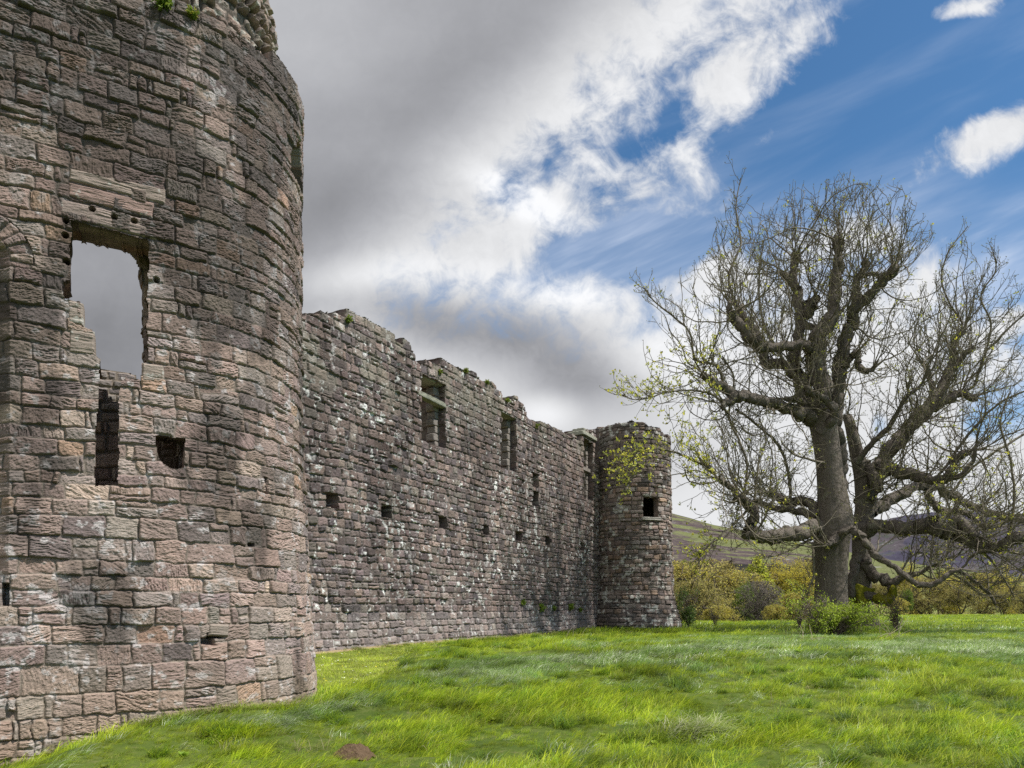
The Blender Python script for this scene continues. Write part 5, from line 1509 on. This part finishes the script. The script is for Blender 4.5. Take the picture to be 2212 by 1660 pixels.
def by_zone(x, y, k):
    zz, px, py = zone(x, y); m = zz == k
    return x[m], y[m]
hummock = lambda x, y: 0.5 + 1.0 * smst(0.42, 0.68, fbm(x * 0.9, y * 0.9, 77, 3))
WR = 0.25      # the wind leans the blades to the right and a little away
near, mid, far_ = (6.0, 15.0), (15.0, 34.0), (34.0, 104.0)
for tagname, (a, b), dens, rad, ln, wd, nb, seg in (('near', near, 78, 0.12, 0.20, 0.0062, 42, 4), ('mid', mid, 22, 0.26, 0.20, 0.011, 60, 3), ('far', far_, 3.2, 0.75, 0.24, 0.03, 75, 2)):
    pr = [clump_mesh('grass', 10 + k, nb, rad * (0.8 + 0.2 * (k % 3)), ln * (0.8 + 0.15 * (k % 4)), wd, 0.5 + 0.2 * (k % 4), [GREEN[k % 6], GREEN[k % 6], GREEN[(k + 3) % 6]], seg, 0.55, 0.9 + 0.25 * (k % 3)) for k in range(8)]
    x, y = sample_field(a, b, dens); xx, yy = by_zone(x, y, 0)
    put('grass', xx, yy, pr, 0.6, 1.15, WR, 0.45, hummock)
    pr = [clump_mesh('silvered_grass', 30 + k, nb + 10, rad, ln * 1.3, wd * 1.15, 1.0, SILV, seg, 0.35, 1.25) for k in range(3)]
    x, y = sample_field(a, b, dens * 1.25); xx, yy = by_zone(x, y, 1)
    put('silvered_grass', xx, yy, pr, 0.7, 1.2, WR, 0.45)
    pr = [clump_mesh('bluish_grass', 40 + k, nb + 10, rad, ln * 1.3, wd * 1.1, 0.9, BLUEG, seg, 0.35, 1.2) for k in range(3)]
    xx, yy = by_zone(x, y, 3)
    put('bluish_grass', xx, yy, pr, 0.6, 1.1, WR, 0.4)
    pr = [clump_mesh('short_grass', 50 + k, nb, rad, ln * 0.42, wd * 1.0, 0.5, SHORT, 2, 3.0, 0.8) for k in range(3)]
    x, y = sample_field(a, b, dens * 1.3); xx, yy = by_zone(x, y, 2)
    put('mown_grass', xx, yy, pr, 0.7, 1.2, 0, 3.0)
# darker, longer tussocks and dry straw
n = 1100
ty = np.sqrt(gr.uniform(6.5 ** 2, 40 ** 2, n)); tx = gr.uniform(-0.6, 0.78, n) * ty
k = (zone(tx, ty)[0] == 0); tx, ty = tx[k], ty[k]
pr = [clump_mesh('tussock', 70 + k, 240, 0.15, 0.34, 0.007, 0.75, DARK + GREEN[:1], 4, 0.9, 1.35) for k in range(3)]
put('tussocks', tx, ty, pr, 0.5, 1.3, WR, 0.4)
n = 900
ty = np.sqrt(gr.uniform(6.3 ** 2, 42 ** 2, n)); tx = gr.uniform(-0.5, 0.78, n) * ty
k = (zone(tx, ty)[0] != 2) & (fbm(tx * 0.4, ty * 0.4, 99, 2) > 0.45); tx, ty = tx[k], ty[k]
pr = [clump_mesh('dry_grass', 80 + k, 34, 0.16, 0.42, 0.005, 1.15, STRAW, 4, 1.0, 1.2) for k in range(3)]
put('dry_grass', tx, ty, pr, 0.6, 1.3, WR, 1.2)
# ranker growth against the foot of the masonry
fs_ = gr.uniform(-2.6, 3.5, 420); fo = gr.uniform(0.27, 0.42, 420)
fx_, fy_ = tower_plan(fs_, fo)
cs_ = gr.uniform(3, 26, 420); co = gr.uniform(0.24, 0.5, 420)
fx_ = np.concatenate([fx_, W0[0] + dW[0] * cs_ + oW[0] * co]); fy_ = np.concatenate([fy_, W0[1] + dW[1] * cs_ + oW[1] * co])
pr = [clump_mesh('foot_growth', 95 + k, 26, 0.07, 0.22, 0.007, 0.7, [GREEN[2], GREEN[5], STRAW[k]], 4, 3.0, 1.1) for k in range(3)]
fz_ = ground_z(fx_, fy_) + EYE
kk = fbm(fx_ * 1.7, fy_ * 1.7, 61, 2) > 0.46
scatter('foot_growth', np.stack([fx_, fy_, fz_], -1)[kk], gr.uniform(0.5, 1.3, kk.sum()), gr.uniform(0, 6.28, kk.sum()), pr)
# broad-leaved weeds in the rough and daisies on the mown strip
def weed_mesh(seed, cols, size, n):
    r = np.random.default_rng(seed); c = np.zeros((n, 3)); c[:, 2] = 0.03
    a = r.uniform(0, 6.28, n); L = size * r.uniform(0.6, 1.2, n); e = r.uniform(0.2, 1.0, n)
    d = np.stack([np.cos(a) * np.cos(e), np.sin(a) * np.cos(e), np.sin(e)], -1); sd_ = np.stack([-np.sin(a), np.cos(a), a * 0], -1)
    W = L * 0.28
    V = np.stack([c, c + d * (L * .5)[:, None] + sd_ * W[:, None], c + d * L[:, None] - [0, 0, size * .15], c + d * (L * .5)[:, None] - sd_ * W[:, None]], 1).reshape(-1, 3)
    i = np.arange(n)[:, None] * 4; F = np.concatenate([i + np.array([[0, 1, 2]]), i + np.array([[0, 2, 3]])])
    col = np.array(cols)[r.integers(0, len(cols), n)]
    return mesh_obj('weed', V, [F], M_GRASS, None, np.repeat(col, 4, axis=0), None, False, False)
n = 260; ty = np.sqrt(gr.uniform(6.4 ** 2, 26 ** 2, n)); tx = gr.uniform(-0.6, 0.78, n) * ty
k = (zone(tx, ty)[0] == 0) & (fbm(tx * 0.5 + 4, ty * 0.5, 88, 2) > 0.5); tx, ty = tx[k], ty[k]
put('weeds', tx, ty, [weed_mesh(1, [(0.17, 0.26, 0.03), (0.2, 0.3, 0.03)], 0.10, 22), weed_mesh(2, [(0.25, 0.32, 0.04)], 0.08, 18)], 0.6, 1.3, 0, 3)
n = 900; ty = gr.uniform(11, 36, n); tx = gr.uniform(-7, 3, n)
k = (zone(tx, ty)[0] == 2); tx, ty = tx[k], ty[k]
put('daisies', tx, ty, [weed_mesh(3, [(0.8, 0.8, 0.75)], 0.035, 8), weed_mesh(4, [(0.7, 0.6, 0.05)], 0.03, 7)], 0.7, 1.2, 0, 3)
# the one big wind-combed tussock in front
cx_, cy_ = (1545 - CX) / FOC * 8.6, 8.6
pr = [clump_mesh('tussock', 90, 480, 0.22, 0.66, 0.010, 0.9, [(0.40, 0.46, 0.20), (0.60, 0.60, 0.40), (0.22, 0.32, 0.04), (0.32, 0.40, 0.08)], 6, 0.75, 1.75)]
put('big_tussock', np.array([cx_ - 0.35, cx_ - 0.1, cx_ - 0.55]), np.array([cy_, cy_ + 0.15, cy_ + 0.05]), pr, 0.85, 1.1, 0.1, 0.1)
for o in list(C.objects):
    if o.name.startswith('big_tussock'): o.name = 'tussock'

# ================================================================== LOOSE THINGS IN THE GRASS
def loose_stone(px, Y, dims, rot, seed, label, col=(0.38, 0.34, 0.28)):
    g = gp(px, Y)
    root = block('stone', M_TOWER, None, g + np.array([0, 0, dims[2] * 0.25]), (math.cos(rot), math.sin(rot), 0.05), (-math.sin(rot), math.cos(rot), 0), (0, 0.05, 1), dims, seed, col, 20, 0.05)
    return tag(root, label, 'stone', 'stones lying at the foot of the tower')
loose_stone(330, 9.75, (0.42, 0.16, 0.09), 0.5, 61, 'flat pale slab lying in the grass at the tower foot, longest of the loose stones')
loose_stone(418, 10.15, (0.14, 0.10, 0.09), 0.3, 62, 'small grey stone in the grass, rightmost at the tower foot')
loose_stone(388, 10.02, (0.20, 0.10, 0.06), 0.45, 63, 'thin pale stone between the long slab and the small grey stone')
# molehill of bare earth
M_SOIL, nt, out = new_mat('soil'); tc = nt.nodes.new('ShaderNodeTexCoord'); nz1 = noise(nt, S(nt, tc.outputs['Object']), 18, 6, 0.75)
principled(nt, out, mix(nt, nz1, (0.05, 0.03, 0.018), (0.20, 0.14, 0.09)), 1.0, 0.0, nz1, 1.0, 0.03)
g = gp(765, 7.6)
u = np.linspace(0, 1, 22)[:, None] * np.ones((1, 40)); a = np.ones((22, 1)) * np.linspace(0, 2 * math.pi, 40, endpoint=False)[None]
rx = 0.19 * u * (1 + 0.3 * (fbm(np.cos(a) * 2, np.sin(a) * 2, 8, 2) - 0.5)); zz = 0.13 * (1 - u ** 2) + 0.07 * (fbm(rx * np.cos(a) * 22, rx * np.sin(a) * 22, 5, 3) - 0.5) - 0.02
V = np.stack([g[0] + rx * np.cos(a) * 1.3, g[1] + rx * np.sin(a), g[2] + zz + 0.03], -1).reshape(-1, 3)
idx = np.arange(22 * 40).reshape(22, 40); F = np.stack([idx[:-1], np.roll(idx[:-1], -1, 1), np.roll(idx[1:], -1, 1), idx[1:]], -1).reshape(-1, 4)
tag(mesh_obj('molehill', V, [F], M_SOIL), 'small heap of bare brown earth in the grass at the bottom left', 'molehill')
# plants rooted in the stonework
def wall_plant(name, pt, size, seed, n, cols, label, cat, group):
    r = np.random.default_rng(seed)
    c = np.tile(np.array(pt), (n, 1)) + r.normal(0, size * 0.3, (n, 3))
    V, F, Cc = leaves(c, size * 0.8, r, cols, 0.2, 0.2, 0.5)
    return tag(mesh_obj(name, V, [F], M_LEAF, None, Cc), label, cat, group)
GT = 'green tufts growing on the stonework'
MG = [(0.13, 0.20, 0.02), (0.18, 0.24, 0.03)]
def tw3(px, py, off=0.03):
    s, z = tp(px, py); return tower_pos(np.array([s]), np.array([z]), np.array([off]))[0]
wall_plant('plant_tuft', tw3(352, 8), 0.11, 1, 260, MG, 'bright green tuft at the top edge of the near tower, left of the other tuft', 'plant', GT)
wall_plant('plant_tuft', tw3(415, 34), 0.08, 2, 160, MG + [(0.25, 0.24, 0.04)], 'small yellow-green tuft on the near tower ledge, right of the bigger tuft', 'plant', GT)
def ww3(px, py, off=0.05):
    s, z = wp(px, py); return w3(s, z, off)
for i, (px, py, sz, lab) in enumerate(((1167, 1313, 0.20, 'wide green tuft low on the long wall, nearest the middle of the wall'),
        (1194, 1314, 0.14, 'smallest green tuft low on the long wall, between two wider ones'),
        (1230, 1312, 0.20, 'yellowish tuft low on the long wall, left one of the pair near the corner tower'),
        (1251, 1318, 0.14, 'dark green tuft low on the long wall closest to the corner tower'),
        (1128, 1303, 0.16, 'green tuft low on the long wall, farthest left of the row'))):
    wall_plant('plant_tuft', ww3(px, py), sz, 10 + i, 150, MG, lab, 'plant', GT)
for i, (pt, lab) in enumerate(((z4(500, 168), 'moss tuft on the wall top near the round tower'), (z4(1258, 600), 'moss tuft over the first tall slot'), (z4(1472, 592), 'moss tuft on the wall top right of the first tall slot'),
        (z4(1650, 685), 'moss tuft on the wall top left of the second tall slot'), (z4(1818, 835), 'moss tuft on the wall top right over the second tall slot'), (z5(385, 245), 'yellow moss on the low dip of the wall top'))):
    wall_plant('plant_tuft', ww3(*pt), 0.12, 20 + i, 150, MG + [(0.2, 0.19, 0.05)], lab, 'plant', GT)
# tall dead stems
def stems(px, Y, n, L, seed, label):
    r = np.random.default_rng(seed); g = gp(px, Y); T = []
    for k in range(n):
        d = np.array([r.normal(0.2, .5), r.normal(0, .3), 1.0]); d /= np.linalg.norm(d)
        p = g + np.array([r.normal(0, .25), r.normal(0, .2), -0.05]); pts = [p]
        for q in range(5): d = d + r.normal(0, .12, 3) + np.array([.05, 0, -.03]); d /= np.linalg.norm(d); p = p + d * L * r.uniform(.7, 1.1) / 5; pts.append(p)
        T.append((np.array(pts), np.linspace(0.012, 0.006, 6)))
    tb = Tubes(); tb.polys(T, 4, (0.40, 0.34, 0.24)); return tag(tb.build('dead_stems', M_TWIG), label, 'dead stems')
stems(1725, 27, 7, 0.9, 3, 'pale dry broken stems in the grass below the wide green bush')
stems(1910, 28, 9, 1.2, 4, 'tall dry stalks in the grass right of the wide green bush')
stems(1240, 30, 3, 0.8, 5, 'thin dry stalks standing in front of the far end of the long wall')
